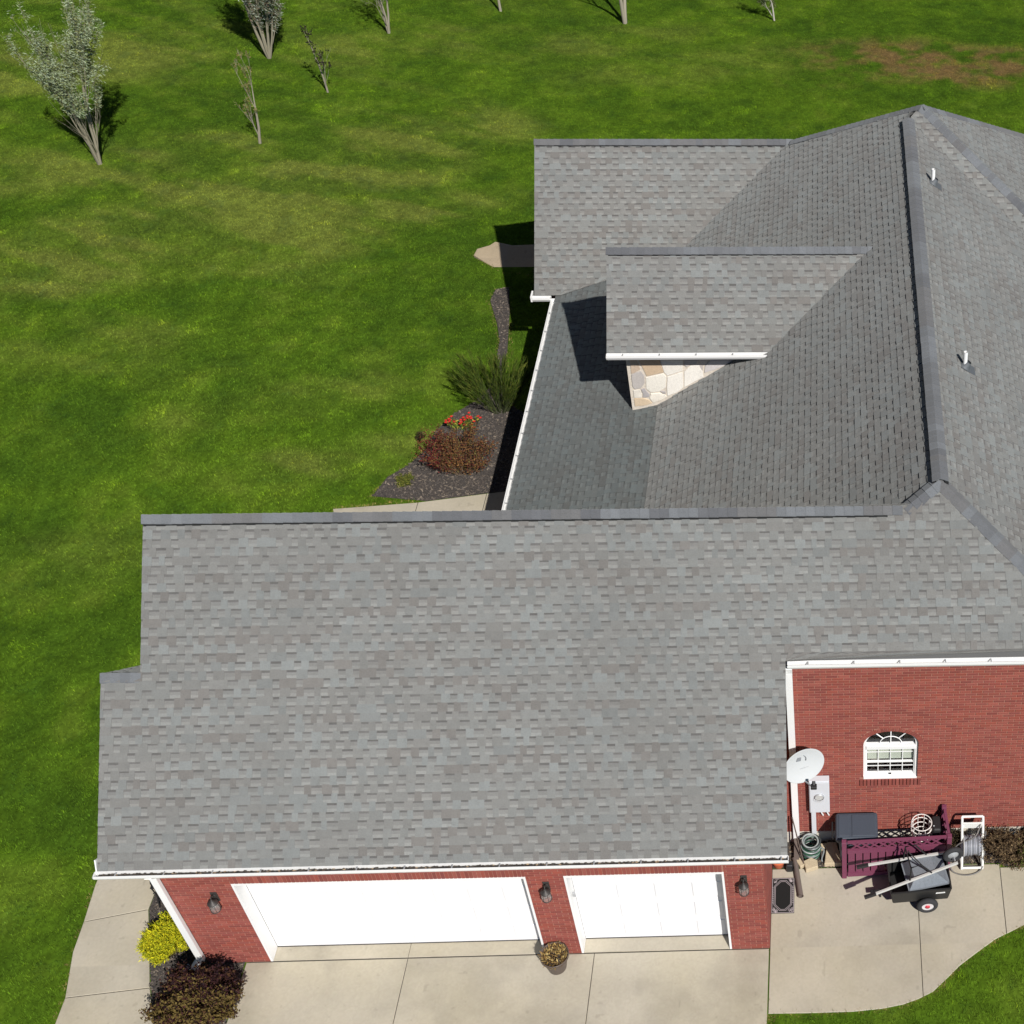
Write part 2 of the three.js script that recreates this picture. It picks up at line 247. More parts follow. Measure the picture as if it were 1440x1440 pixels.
// printed laminated shingles: light, mid and brown granule blends, and the darker printed band above the open tabs
const TONES = [[0.194, 0.198, 0.190], [0.182, 0.180, 0.171], [0.204, 0.215, 0.210], [0.168, 0.160, 0.150], [0.187, 0.187, 0.178], [0.182, 0.189, 0.184]];
const TAB = [0.246, 0.247, 0.234], BAND = [0.118, 0.114, 0.110];
function slope(name, O, U, Vv, N, poly, seed, solo, thick = 1.2, tintBy = [1, 1, 1]) {
  const r = rng(seed), E = 0.1475, roof = part(name, house), rest = new GB(), ones = [];
  const vs = poly.map(p => p[1]), vmin = Math.min(...vs), vmax = Math.max(...vs);
  const P = (u, v, h) => O.clone().addScaledVector(U, u).addScaledVector(Vv, v).addScaledVector(N, h);
  const cross = v => { const a = []; for (let i = 0, j = poly.length - 1; i < poly.length; j = i++) { const [a0, b0] = poly[i], [a1, b1] = poly[j]; if ((b0 > v) !== (b1 > v)) a.push(a0 + (v - b0) / (b1 - b0) * (a1 - a0)); } return a.sort((x, y) => x - y); };
  { const s = new THREE.Shape(poly.map(p => new THREE.Vector2(...p))), g = new THREE.ExtrudeGeometry(s, { depth: 0.05, bevelEnabled: false }); g.translate(0, 0, -0.052); g.applyMatrix4(new THREE.Matrix4().makeBasis(U, Vv, N).setPosition(O)); obj('roof_deck', g, mat.deck, roof); }
  for (let v0 = vmin, row = 0; v0 < vmax - 0.01; v0 += E, row++) {
    const v1 = Math.min(v0 + E, vmax); let lo = cross(v0 + 1e-3), hi = cross(v1 - 1e-3);
    if (lo.length !== hi.length) lo = hi = cross((v0 + v1) / 2);
    for (let q = 0; q + 1 < lo.length; q += 2) {
      const a0 = lo[q], a1 = hi[q], b0 = lo[q + 1], b1 = hi[q + 1], L = Math.min(a0, a1), R = Math.max(b0, b1);
      let u = L - r() * 0.2, tooth = r() < 0.5, shade = Math.floor(r() * TONES.length), left = 0;
      while (u < R) {
        const w = tooth ? (r() < 0.2 ? 0.20 + 0.14 * r() : 0.09 + 0.09 * r()) : 0.10 + 0.08 * r();
        if (left-- <= 0) { shade = Math.floor(r() * TONES.length); left = 1 + Math.floor(r() * 4); }
        const cl = (x, a, b) => Math.min(b, Math.max(a, x)), p0 = cl(u, a0, b0), p1 = cl(u + w, a0, b0), q0 = cl(u, a1, b1), q1 = cl(u + w, a1, b1);
        if (p1 - p0 > 0.004 || q1 - q0 > 0.004) {
          const jit = (0.93 + 0.14 * r()) * (0.90 + 0.20 * fbm(u * 0.45 + seed, v0 * 0.6, 3, 15)), h = thick * ((tooth ? 0.0135 : 0.0075) + 0.0015 * r()), t = Math.max(0.001, h - 0.0055 * thick), base = TONES[shade].map((c, i) => c * jit * tintBy[i]), dv = (r() - 0.5) * 0.004;
          const solid = solo && solo(u + w / 2, v0), gb = solid ? new GB() : rest, uv = (x, v) => [x * 1.4, v * 1.4];
          const f = (x, v, y) => P(x, v, y), lv = row ? v0 + dv : v0;
          const face = (s0, s1, col) => { const g = s => h + (t - h) * s, e0 = mix(p0, q0, s0), e1 = mix(p1, q1, s0), e2 = mix(p1, q1, s1), e3 = mix(p0, q0, s1), va = mix(lv, v1, s0), vb = mix(lv, v1 + 0.012, s1);
            gb.quad(f(e0, va, g(s0)), f(e1, va, g(s0)), f(e2, vb, g(s1)), f(e3, vb, g(s1)), col, [uv(e0, va), uv(e1, va), uv(e2, vb), uv(e3, vb)]); };
          if (tooth) face(0, 1, base);
          else { const lt = TAB.map((c, i) => mix(c * tintBy[i], base[i], 0.35) * jit), bk = 0.9 + 0.35 * r(), bd = BAND.map((c, i) => c * bk * tintBy[i]), k1 = 0.66 + 0.1 * r(), md = lt.map((c, i) => mix(c, bd[i], 0.35)); face(0, 0.34, lt); face(0.34, k1, md); face(k1, 1, bd); }
          const edge = base.map(c => c * 0.55); gb.quad(f(p0, lv, 0), f(p1, lv, 0), f(p1, lv, h), f(p0, lv, h), edge);
          gb.quad(f(p0, lv, 0), f(p0, lv, h), f(q0, v1, t), f(q0, v1, 0), edge); gb.quad(f(p1, lv, h), f(p1, lv, 0), f(q1, v1, 0), f(q1, v1, t), edge);
          if (solid) ones.push(gb);
        }
        u += w; tooth = !tooth;
      }
    }
  }
  ones.forEach((g, i) => obj('shingle', g, mat.shingle, roof));
  if (rest.size) stuff(obj('shingle_courses', rest, mat.shingle, roof));
  return roof;
}
const q2 = Math.hypot(1, m), qk = Math.hypot(1, K), qs = Math.hypot(1, S);
const VF = V(0, m, -1).divideScalar(q2), NF = V(0, 1, m).divideScalar(q2);
const hipX = XM - (YM - (HE + m * L2)) / K;
slope('front_roof', V(0, HE, ZE), V(1, 0, 0), VF, NF, [[XEL, EB * q2], [XER, EB * q2], [XER, L3 * q2], [XR, L3 * q2], [XM, L4 * q2], [hipX, L2 * q2], [XRL, L2 * q2], [XRL, L1 * q2], [XEL, L1 * q2]], 11, (u, v) => u > -5.0 && u < -1.2 && v > 0.19 && v < 1.70);
{ // rear slope of the garage and of its low front bay
  const vr = V(0, m, 1).divideScalar(q2), nr = V(0, 1, -m).divideScalar(q2), yr = HE + m * L2, zr = ZE - L2, D = (yr - 2.9) / m, xd = XM - (YM - 2.9) / K;
  slope('rear_garage_roof', V(0, 2.9, zr - D), V(-1, 0, 0), vr, nr, [[-xd + 0.1, 0], [-XRL, 0], [-XRL, D * q2], [-hipX, D * q2]], 12);
  slope('rear_bay_roof', V(0, HE, ZE - 2 * L1), V(-1, 0, 0), vr, nr, [[-XRL - 0.05, 0], [-XEL, 0], [-XEL, L1 * q2], [-XRL - 0.05, L1 * q2]], 13);
}
const VL = V(1, K, 0).divideScalar(qk), NL = V(-K, 1, 0).divideScalar(qk);
const WV = WZ + (WY - YB) / m;                               // where the wing valley meets the change of pitch
const leftUV = (x, z) => [z, (x - XB) * qk];
slope('left_roof', V(XB, YB, 0), V(0, 0, 1), VL, NL, [[-8.05, 0], leftUV(hipX, ZE - L2), leftUV(XM, ZM), leftUV(XM, ZP), leftUV(P2.x, ZP - 0.0), leftUV(0.21, WZ), leftUV(XB, WV)], 14, null, 1.8);
const VS = V(1, S, 0).divideScalar(qs), NS = V(-S, 1, 0).divideScalar(qs);
slope('porch_roof', V(XE, YE, 0), V(0, 0, 1), VS, NS, [[-8.1, 0], [-8.1, (XB - XE) * qs], [WV - 0.3, (XB - XE) * qs], [WEZ - 0.3, 0]], 15, null, 1.2, [0.56, 0.62, 0.64]);   // a later, darker blue grey batch of shingles
const VR = V(-1, K, 0).divideScalar(qk), NR = V(K, 1, 0).divideScalar(qk);
const rightUV = (x, z) => [-z, (XR - x) * qk];
slope('right_roof', V(XR, EAVE, 0), V(0, 0, -1), VR, NR, [rightUV(XR, ZM + (XR - XM) * K / m), rightUV(XM, ZM), rightUV(XM, RZ), rightUV(XR, RZ + (XR - XM) * K / m)].reverse(), 16);
{ // far bay: its front strip between valley and hip, its right and rear faces
  const XR2 = P2.x + (P2.y - EAVE) / K, strip = (x, z) => [x, (P2.z - z) * q2 + (P2.y - EAVE) / m * q2];
  const O = V(0, EAVE, P2.z + (P2.y - EAVE) / m);
  const zz = (x, x0, z0) => z0 + (x - x0) * K / m;
  slope('far_front_roof', O, V(1, 0, 0), VF, NF, [strip(XM, RZ), strip(XR, zz(XR, XM, RZ)), strip(XR2, zz(XR2, P2.x, P2.z)), strip(P2.x, P2.z)].map(([u, v]) => [u, v]), 17);
  slope('far_right_roof', V(XR2, EAVE, 0), V(0, 0, -1), VR, NR, [[-zz(XR2, P2.x, P2.z), 0], [-(P2.z - (P2.y - EAVE) / 0.9), 0], [-P2.z, (XR2 - P2.x) * qk]], 18);
  const g = new GB(), b = P2.clone().add(V((P2.y - EAVE) / K, EAVE - P2.y, -(P2.y - EAVE) / 0.9)); g.tri(P2, b, V(0.25, WY - 0.1, WZ), [0.19, 0.19, 0.18]); g.tri(b, V(0.25, EAVE - 0.1, b.z), V(0.25, WY - 0.1, WZ), [0.19, 0.19, 0.18]); obj('rear_roof', g, mat.shingle, house);
}
slope('wing_roof', V(0, WEY, WEZ), V(1, 0, 0), VF, NF, [[WX, 0], [-5.6, 0], [XB + 0.14, (WEZ - WV) * q2], [0.21, (WEZ - WZ) * q2], [WX, (WEZ - WZ) * q2]], 19);
slope('rear_wing_roof', V(0, WEY, 2 * WZ - WEZ), V(-1, 0, 0), V(0, m, 1).divideScalar(q2), V(0, 1, -m).divideScalar(q2), [[3, 0], [-WX, 0], [-WX, (WEZ - WZ) * q2], [-0.21, (WEZ - WZ) * q2]], 20);
const DR = XM - (YM - DY) / K, DE = XM - (YM - DEY) / K;
slope('dormer_roof', V(0, DEY, DEZ), V(1, 0, 0), VF, NF, [[DX, 0], [DE, 0], [DR, (DEZ - DZ) * q2], [DX, (DEZ - DZ) * q2]], 21);
slope('rear_dormer_roof', V(0, DEY, 2 * DZ - DEZ), V(-1, 0, 0), V(0, m, 1).divideScalar(q2), V(0, 1, -m).divideScalar(q2), [[-DE, 0], [-DX, 0], [-DX, (DEZ - DZ) * q2], [-DR, (DEZ - DZ) * q2]], 22);

// ridge and hip caps, each cap shingle a piece
const CAPS = [[0.132, 0.138, 0.147], [0.145, 0.154, 0.165], [0.112, 0.116, 0.125], [0.156, 0.166, 0.178], [0.133, 0.133, 0.136]];
function caps(name, A, B, nL, nR, seed, lift = 0, w = 0.155, vent = null, flat = 0) {
  const r = rng(seed), g = part(name, house), ax = B.clone().sub(A), len = ax.length(); ax.normalize();
  const dn = n => { const d = ax.clone().cross(n); return d.y > 0 ? d.negate() : d; }, a = dn(nL), b = dn(nR), up = nL.clone().add(nR).normalize();
  const N = Math.max(1, Math.round(len / 0.165)), e = len / N; let tone = 0, left = 0;
  for (let i = 0; i < N; i++) {
    if (left-- <= 0) { tone = Math.floor(r() * CAPS.length); left = Math.floor(r() * 4); }
    const ck = 0.92 + 0.16 * r(), col = CAPS[tone].map(c => c * ck), gb = new GB(), s0 = i * e, s1 = s0 + e * 1.06, j = (r() - 0.5) * 0.006;
    const sec = (s, h) => [a.clone().multiplyScalar(w + j).addScaledVector(up, h + flat), a.clone().multiplyScalar(w * 0.42).addScaledVector(up, h + 0.008 + flat * 0.42), up.clone().multiplyScalar(h + 0.014 - 0.03 * (1 - up.dot(nL))), b.clone().multiplyScalar(w * 0.42).addScaledVector(up, h + 0.008 + flat * 0.42), b.clone().multiplyScalar(w - j).addScaledVector(up, h + flat)].map(p => p.add(A).addScaledVector(ax, s));
    const T0 = sec(s0, lift + 0.026), T1 = sec(s1, lift + 0.014), B0 = sec(s0, lift + 0.010), B1 = sec(s1, lift + 0.004);
    for (let k = 0; k < 4; k++) { gb.quad(T0[k], T0[k + 1], T1[k + 1], T1[k], col, [[k * 0.1, s0], [k * 0.1 + 0.1, s0], [k * 0.1 + 0.1, s1], [k * 0.1, s1]]); gb.quad(T0[k], B0[k], B0[k + 1], T0[k + 1], col); gb.quad(B1[k], B1[k + 1], B0[k + 1], B0[k], col); }
    for (const k of [0, 4]) gb.quad(T0[k], T1[k], B1[k], B0[k], col);
    obj('cap_shingle', gb, mat.shingle, g);
  }
  if (vent) { const gb = new GB(), A0 = A.clone().addScaledVector(ax, vent[0]), B0 = B.clone().addScaledVector(ax, -vent[1]);
    for (const d of [a, b]) { const n = d === a ? nL : nR, i0 = d.clone().multiplyScalar(w * 0.5), i1 = d.clone().multiplyScalar(w * 0.99), c = [i0.clone(), i1.clone(), i1.clone().addScaledVector(up, lift + flat + 0.006), i0.clone().addScaledVector(up, lift + flat * 0.4 + 0.006)];
      const q = P => c.map(o => o.clone().add(P)), x = q(A0), y = q(B0); for (let k = 0; k < 4; k++) gb.quad(x[k], x[(k + 1) % 4], y[(k + 1) % 4], y[k]); gb.quad(x[0], x[1], x[2], x[3]); gb.quad(y[3], y[2], y[1], y[0]); }
    obj('ridge_vent', gb, mat.ventBlack, g); }
}
const NB = V(0, 1, -m).divideScalar(q2), yG = HE + m * L2, zG = ZE - L2, yB = HE + m * L1, zB = ZE - L1, N9 = V(0, 1, -0.9).normalize();
caps('garage_ridge', V(XRL - 0.01, yG, zG), V(hipX - 0.2, yG, zG), NF, NB, 31, 0.048, 0.15, [0.02, 0.25]);
caps('bay_ridge', V(XEL - 0.01, yB, zB), V(XRL, yB, zB), NF, NB, 32);
caps('front_left_hip', V(hipX - 0.15, yG - 0.02, zG), V(XM - 0.02, YM, ZM), NF, NL, 33, 0.004);
caps('front_right_hip', V(XR, EAVE, ZM + (YM - EAVE) / m), V(XM, YM, ZM), NF, NR, 34);
caps('main_ridge', V(XM, YM, ZM + 0.04), V(XM, YM, RZ + 0.05), NL, NR, 35, 0.05, 0.175, [0.0, 0.35], 0.05);
caps('wing_ridge', V(WX - 0.01, WY, WZ), V(0.3, WY, WZ), NF, NB, 36, 0.042, 0.15, [0.05, 0.1]);
caps('dormer_ridge', V(DX - 0.01, DY, DZ), V(DR + 0.12, DY, DZ), NF, NB, 37, 0.042, 0.15, [0.05, 0.4]);
{ const d = (P2.y - EAVE); caps('far_hip', P2.clone().add(V(d / K, -d, d / m)), P2, NF, NR, 38); caps('far_rear_hip', P2.clone().add(V(d / K, -d, -d / 0.9)), P2, NR, N9, 39); caps('far_left_hip', V(0.28, WY + 0.06, WZ + 0.1), P2, NL, N9, 40); }

// walls
function wallShape(pts, holes, z, depth, m2, name) {          // pts in (x, y); front face at z
  const s = new THREE.Shape(pts.map(p => new THREE.Vector2(...p))); for (const h of holes) s.holes.push(new THREE.Path(h.map(p => new THREE.Vector2(...p))));
  const g = new THREE.ExtrudeGeometry(s, { depth, bevelEnabled: false }); g.translate(0, 0, z - depth); return obj(name, g, m2, house);
}
const BRICKS = [[0.260, 0.064, 0.046], [0.238, 0.056, 0.042], [0.282, 0.076, 0.056], [0.220, 0.053, 0.042], [0.258, 0.070, 0.054], [0.268, 0.062, 0.042], [0.240, 0.060, 0.047]];
const tint = (list, r) => { const c = list[Math.floor(r() * list.length)], k = 0.88 + 0.26 * r(); return c.map(q => q * k); };
function brickInto(gb, x0, x1, y0, y1, z, h, col, M4) {        // one brick with chamfered edges, set h proud of the mortar
  const c = 0.003, b = [[x0, y0], [x1, y0], [x1, y1], [x0, y1]].map(([x, y]) => V(x, y, z)), f = [[x0 + c, y0 + c], [x1 - c, y0 + c], [x1 - c, y1 - c], [x0 + c, y1 - c]].map(([x, y]) => V(x, y, z + h));
  if (M4) [...b, ...f].forEach(p => p.applyMatrix4(M4));
  gb.quad(...f, col, f.map(p => [p.x * 2, p.y * 2])); for (let k = 0; k < 4; k++) gb.quad(b[k], b[(k + 1) % 4], f[(k + 1) % 4], f[k], col);
}
function bricks(x0, x1, y0, y1, z, cutFn, seed, solo, M4) {    // running bond; cutFn(y0, y1) -> list of [a, b] left open
  const r = rng(seed), rest = new GB(), list = [], CH = 0.0677, BL = 0.2032, J = 0.013;
  for (let y = y0, row = 0; y + 0.03 < y1; y += CH, row++) {
    const cuts = cutFn(y, y + CH);
    for (let x = x0 - (row % 2) * BL / 2 - 0.02; x < x1; x += BL) {
      let seg = [[Math.max(x, x0), Math.min(x + BL - J, x1)]];
      for (const [a, b] of cuts) seg = seg.flatMap(([p, q]) => [[p, Math.min(q, a)], [Math.max(p, b), q]]).filter(([p, q]) => q - p > 0.02);
      for (const [p, q] of seg) {
        if (q - p < 0.02) continue;
        const tone = BRICKS[Math.floor(r() * BRICKS.length)], k = 0.88 + 0.24 * r(), patch = 0.9 + 0.2 * fbm(x * 0.8, y * 1.6, 3, 77), col = tone.map(c => c * k * patch), one = solo && solo((p + q) / 2, y), gb = one ? new GB() : rest;
        brickInto(gb, p, q, y, Math.min(y + CH - J, y1), z, 0.007 + 0.003 * r(), col, M4); if (one) list.push(gb);
      }
    }
  }
  return [list, rest];
}
const XWL = -10.06, wallTop = HE - 0.12;
const front = part('front_wall', house);
{
  const g = new THREE.Shape([[XWL, -0.15], [D0, -0.15], [D0, HD], [D1, HD], [D1, -0.15], [S0, -0.15], [S0, HD], [S1, HD], [S1, -0.15], [0, -0.15], [0, wallTop], [XWL, wallTop]].map(p => new THREE.Vector2(...p)));
  const e = new THREE.ExtrudeGeometry(g, { depth: REC, bevelEnabled: false }); e.translate(0, 0, -REC - 0.009); obj('mortar', e, mat.mortar, front);
  const SOL = HD + 0.205;
  const [ones, rest] = bricks(XWL, 0, 0.006, wallTop - 0.02, -0.009, (a, b) => a < SOL - 0.02 ? [[D0 - 0.005, D1 + 0.005], [S0 - 0.005, S1 + 0.005]] : [], 51, (x, y) => (x > D1 && x < S0 && y < 2.7) || (x > S1 && y > 0.25 && y < 1.6) || (x < D0 && y > 1.55 && y < 2.1));
  console.log('solo bricks', ones.length); ones.forEach(b => obj('brick', b, mat.brick, front)); stuff(obj('brickwork', rest, mat.brick, front));
  const r = rng(52), so = new GB();
  for (const [a, b] of [[D0, D1], [S0, S1]]) for (let x = a; x < b - 0.02; x += 0.0675) brickInto(so, x, Math.min(x + 0.0585, b), HD + 0.004, HD + 0.199, -0.009, 0.008 + 0.002 * r(), tint(BRICKS, r));
  stuff(obj('soldier_course', so, mat.brick, front));
  // white wrapped jambs and headers around both doors
  for (const [a, b] of [[D0, D1], [S0, S1]]) { const f = []; f.push(span(a - 0.002, a + 0.035, 0.012, HD, -REC + 0.002, 0.004), span(b - 0.035, b + 0.002, 0.012, HD, -REC + 0.002, 0.004), span(a + 0.036, b - 0.036, HD - 0.05, HD + 0.002, -REC + 0.002, 0.0)); obj('door_casing', f, mat.white, front); }
}
{ const [, rest] = bricks(0.01, 2.2, 0.006, wallTop - 0.02, 0, () => [], 55, null, new THREE.Matrix4().makeRotationY(Math.PI / 2)); stuff(obj('return_brickwork', rest, mat.brick, front)); }
function garageDoor(a, b, cols) {
  const d = part('garage_door', house), z = -REC - 0.045, x0 = a + 0.036, x1 = b - 0.036, n = 4, H = (HD - 0.012) / n, w = (x1 - x0) / cols;
  for (let i = 0; i < n; i++) {
    obj('door_section', span(x0, x1, 0.012 + i * H + 0.003, 0.012 + (i + 1) * H - 0.003, z, z + 0.04, 0.004), mat.door, d);
    const ps = []; for (let k = 0; k < cols; k++) { const cx = x0 + (k + 0.5) * w, cy = 0.012 + (i + 0.5) * H; ps.push(box(w - 0.16, H - 0.19, 0.02, cx, cy, z + 0.047, 0.010)); }
    obj('raised_panel', ps, mat.door, d);
  }
  obj('bottom_seal', span(x0, x1, 0.003, 0.02, z + 0.005, z + 0.05), mat.blackPlastic, d);
}
garageDoor(D0, D1, 8); garageDoor(S0, S1, 4);
obj('keypad', box(0.05, 0.11, 0.03, S0 + 0.06, 1.72, -0.14, 0.006), mat.galv, house);
const brickMean = [0, 1, 2].map(i => BRICKS.reduce((q, c) => q + c[i], 0) / BRICKS.length), bricked = g => { const q = plain(g), n = q.attributes.position.count, c = new Float32Array(n * 3); for (let i = 0; i < n * 3; i++) c[i] = brickMean[i % 3]; q.setAttribute('color', new THREE.BufferAttribute(c, 3)); return q; };
function gable(x, z0, z1, y0, eave, ridge, t, name = 'gable_wall') {    // wall across z at x, with a gable peak
  const s = new THREE.Shape([[z0, y0], [z1, y0], [z1, eave], [(z0 + z1) / 2, ridge], [z0, eave]].map(p => new THREE.Vector2(-p[0], p[1])));
  const g = new THREE.ExtrudeGeometry(s, { depth: t, bevelEnabled: false }); g.rotateY(Math.PI / 2); g.translate(x, 0, 0); obj(name, bricked(g), mat.brick, house);
}
gable(XWL, -REC - 0.1, -4.3, -0.15, HE - 0.12, yB - 0.12, 0.2);
gable(XRL + 0.35, -0.4, -8.0, -0.15, HE - 0.12, yG - 0.2, 0.2);
obj('rear_wall', bricked(join([].concat([span(XRL + 0.55, -4.5, -0.15, 3.0, -8.1, -7.9), span(XWL + 0.2, XRL + 0.35, -0.15, 3.0, -4.4, -4.3)]))), mat.brick, house);
obj('side_wall', bricked(join([].concat([span(-0.2, -0.0, -0.15, HE - 0.12, -2.5, -REC - 0.02)]))), mat.brick, house);
// the tall brick wall with the arched window
const ZW = -2.3, wl = onZ(1214, 1096, ZW), wr = onZ(1289.5, 1094, ZW), wt = onZ(1252, 1029, ZW), WX0 = wl.x, WX1 = wr.x, WY0 = wl.y, WCX = (WX0 + WX1) / 2, WRX = (WX1 - WX0) / 2, WSP = 2.97, WRY = wt.y - WSP;
const arch = (cx, rx, y0, sp, ry, n = 20) => { const a = [[cx - rx, y0], [cx + rx, y0]]; for (let i = 0; i <= n; i++) { const t = i / n * Math.PI; a.push([cx + rx * Math.cos(t), sp + ry * Math.sin(t)]); } return a; };
const XWR = 6.0;
const tall = part('tall_wall', house);
{
  const s = new THREE.Shape([[0.02, 0.32], [XWR, 0.32], [XWR, EAVE - 0.1], [0.02, EAVE - 0.1]].map(p => new THREE.Vector2(...p)));
  s.holes.push(new THREE.Path(arch(WCX, WRX, WY0, WSP, WRY).map(p => new THREE.Vector2(...p))));
  const g = new THREE.ExtrudeGeometry(s, { depth: 0.2, bevelEnabled: false }); g.translate(0, 0, ZW - 0.209); obj('mortar', g, mat.mortar, tall);
  const RO = 0.11, cut = (a, b) => { const out = []; const mid = (a + b) / 2; if (b > WY0 - 0.19 && a < WY0) out.push([WX0 - 0.07, WX1 + 0.07]); else if (a >= WY0 - 0.01 && a < WSP) out.push([WX0 - 0.001, WX1 + 0.001]); else if (a >= WSP && mid < WSP + WRY + RO) { const t = Math.max(0, (mid - WSP - 0.01) / (WRY + RO)), w = (WRX + RO) * Math.sqrt(Math.max(0, 1 - t * t)); out.push([WCX - w, WCX + w]); } return out; };
  const [, rest] = bricks(0.02, XWR, 0.325, EAVE - 0.1, ZW - 0.009, cut, 61); stuff(obj('brickwork', rest, mat.brick, tall));
  const r = rng(62), sg = new GB();
  for (let x = WX0 - 0.065; x < WX1 + 0.03; x += 0.0675) brickInto(sg, x, x + 0.0585, WY0 - 0.185, WY0 - 0.006, ZW - 0.009, 0.03 + 0.003 * r(), tint(BRICKS, r));
  stuff(obj('window_brick_sill', sg, mat.brick, tall));
  const ag = new GB(); const n = 26; for (let i = 0; i < n; i++) { const t = (i + 0.5) / n * Math.PI, c = Math.cos(t), sn = Math.sin(t), px = WCX + (WRX + 0.004) * c, py = WSP + (WRY + 0.004) * sn, an = Math.atan2(sn * WRX, c * WRY);
    brickInto(ag, -0.028, 0.028, 0, 0.10, 0, 0.009, tint(BRICKS, r), new THREE.Matrix4().makeTranslation(px, py, ZW - 0.009).multiply(new THREE.Matrix4().makeRotationZ(an - Math.PI / 2))); }
  stuff(obj('window_arch', ag, mat.brick, tall));
  obj('foundation', span(0.02, XWR, -0.2, 0.325, ZW - 0.209, ZW + 0.012), mat.found, tall);
  obj('side_return_wall', bricked(join([].concat([span(XWR - 0.2, XWR, -0.2, EAVE - 0.1, -20, ZW - 0.21)]))), mat.brick, tall);
}
{ // window: frame, transom, sashes, muntins, panes, blind
  const w = part('window', house), zf = ZW - 0.085;
  const ring = (rx, ry, rx2, ry2, y0, z0, z1) => { const s = new THREE.Shape(arch(WCX, rx, y0, WSP, ry).map(p => new THREE.Vector2(...p))); s.holes.push(new THREE.Path(arch(WCX, rx2, y0 + (rx - rx2), WSP, ry2).map(p => new THREE.Vector2(...p)))); const g = new THREE.ExtrudeGeometry(s, { depth: z1 - z0, bevelEnabled: false }); g.translate(0, 0, z0); return g; };
  obj('window_frame', ring(WRX - 0.001, WRY - 0.001, WRX - 0.05, WRY - 0.035, WY0 + 0.001, zf - 0.06, zf + 0.03), mat.white, w);
  const a = WX0 + 0.05, b = WX1 - 0.05, y0 = WY0 + 0.05, rail = 2.33, tr = 2.79, wdt = (b - a) / 4;
  obj('transom_bar', span(a, b, tr, tr + 0.10, zf - 0.06, zf + 0.05, 0.008), mat.white, w);
  obj('meeting_rail', span(a + 0.02, b - 0.02, rail, rail + 0.03, zf - 0.045, zf - 0.01), mat.white, w);
  obj('bottom_rail', [span(a + 0.02, b - 0.02, y0, y0 + 0.04, zf - 0.04, zf - 0.002), span(a, a + 0.02, y0, tr, zf - 0.045, zf + 0.012), span(b - 0.02, b, y0, tr, zf - 0.045, zf + 0.012)], mat.white, w);
  obj('window_sill', span(WX0 + 0.004, WX1 - 0.004, WY0 - 0.004, WY0 + 0.03, zf + 0.03, ZW - 0.004, 0.004), mat.white, w);
  const mu = (x, p, q, z) => span(x - 0.008, x + 0.008, p, q, z - 0.012, z);
  for (const [p, q, z] of [[y0 + 0.05, rail, zf - 0.012], [rail + 0.035, tr, zf - 0.032]]) { for (let k = 1; k < 4; k++) obj('muntin', mu(a + k * wdt, p, q, z), mat.white, w); obj('muntin', span(a + 0.02, b - 0.02, (p + q) / 2 + 0.03, (p + q) / 2 + 0.046, z - 0.012, z - 0.001), mat.white, w); }
  const fy = tr + 0.10; obj('fan_muntin', [span(WCX - 0.010, WCX + 0.010, fy, WSP + WRY - 0.036, zf - 0.03, zf - 0.014), rod(Array.from({ length: 13 }, (_, i) => V(WCX + 0.2 * Math.cos(i / 12 * Math.PI), fy + 0.2 * Math.sin(i / 12 * Math.PI), zf - 0.02)), 0.010), bar(V(WCX - 0.14, fy + 0.14, zf - 0.02), V(WCX - 0.29, fy + 0.31, zf - 0.02), 0.018), bar(V(WCX + 0.14, fy + 0.14, zf - 0.02), V(WCX + 0.29, fy + 0.31, zf - 0.02), 0.018)], mat.white, w);
  obj('sash_lock', box(0.05, 0.025, 0.02, WCX, y0 + 0.03, zf + 0.02, 0.004), mat.black, w);
  obj('window_pane', new THREE.PlaneGeometry(b - a, rail - y0 - 0.04).translate((a + b) / 2, (y0 + rail) / 2 + 0.02, zf - 0.026), mat.glass, w);
  obj('window_pane', new THREE.PlaneGeometry(b - a, tr - rail - 0.03).translate((a + b) / 2, (tr + rail) / 2, zf - 0.046), mat.glass, w);
  const fs = new THREE.Shape(arch(WCX, WRX - 0.045, fy - 0.01, WSP, WRY - 0.03).map(p => new THREE.Vector2(...p))); obj('window_pane', new THREE.ShapeGeometry(fs).translate(0, 0, zf - 0.04), mat.glass, w);
  for (let i = 0; i < 12; i++) obj('blind_slat', box(b - a - 0.06, 0.034, 0.006, WCX, rail + 0.06 + i * 0.034, zf - 0.075), mat.curtain, w);
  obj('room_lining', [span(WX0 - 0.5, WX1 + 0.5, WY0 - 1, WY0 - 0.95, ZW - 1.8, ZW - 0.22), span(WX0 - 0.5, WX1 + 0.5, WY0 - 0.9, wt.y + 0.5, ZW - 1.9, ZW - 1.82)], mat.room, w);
}
// porch and wing walls, dormer walls, soffits
obj('porch_wall', bricked(join([].concat([span(-5.3, -5.15, -0.15, YE - 0.05, -16.9, -8.1)]))), mat.brick, house);
gable(WX + 0.35, WEZ - 0.35, 2 * WZ - WEZ + 0.35, -0.8, WEY + 0.1, WY - 0.22, 0.2); obj('wing_wall', bricked(join([].concat(span(WX + 0.55, -5.3, -0.8, WEY, WEZ - 0.55, WEZ - 0.35)))), mat.brick, house);
gable(-3.24, DW - 0.16, 2 * DZ - DW, 2.9, DEY + 0.25, DY - 0.16, 0.16, 'dormer_gable');
obj('dormer_rear_wall', bricked(join([].concat(span(-3.2, 0.6, 2.9, DEY + 0.2, 2 * DZ - DW, 2 * DZ - DW + 0.1)))), mat.brick, house);
obj('dormer_wall', span(-3.235, 0.4, 2.9, DEY + 0.18, DW - 0.15, DW - 0.018), mat.grout, house);
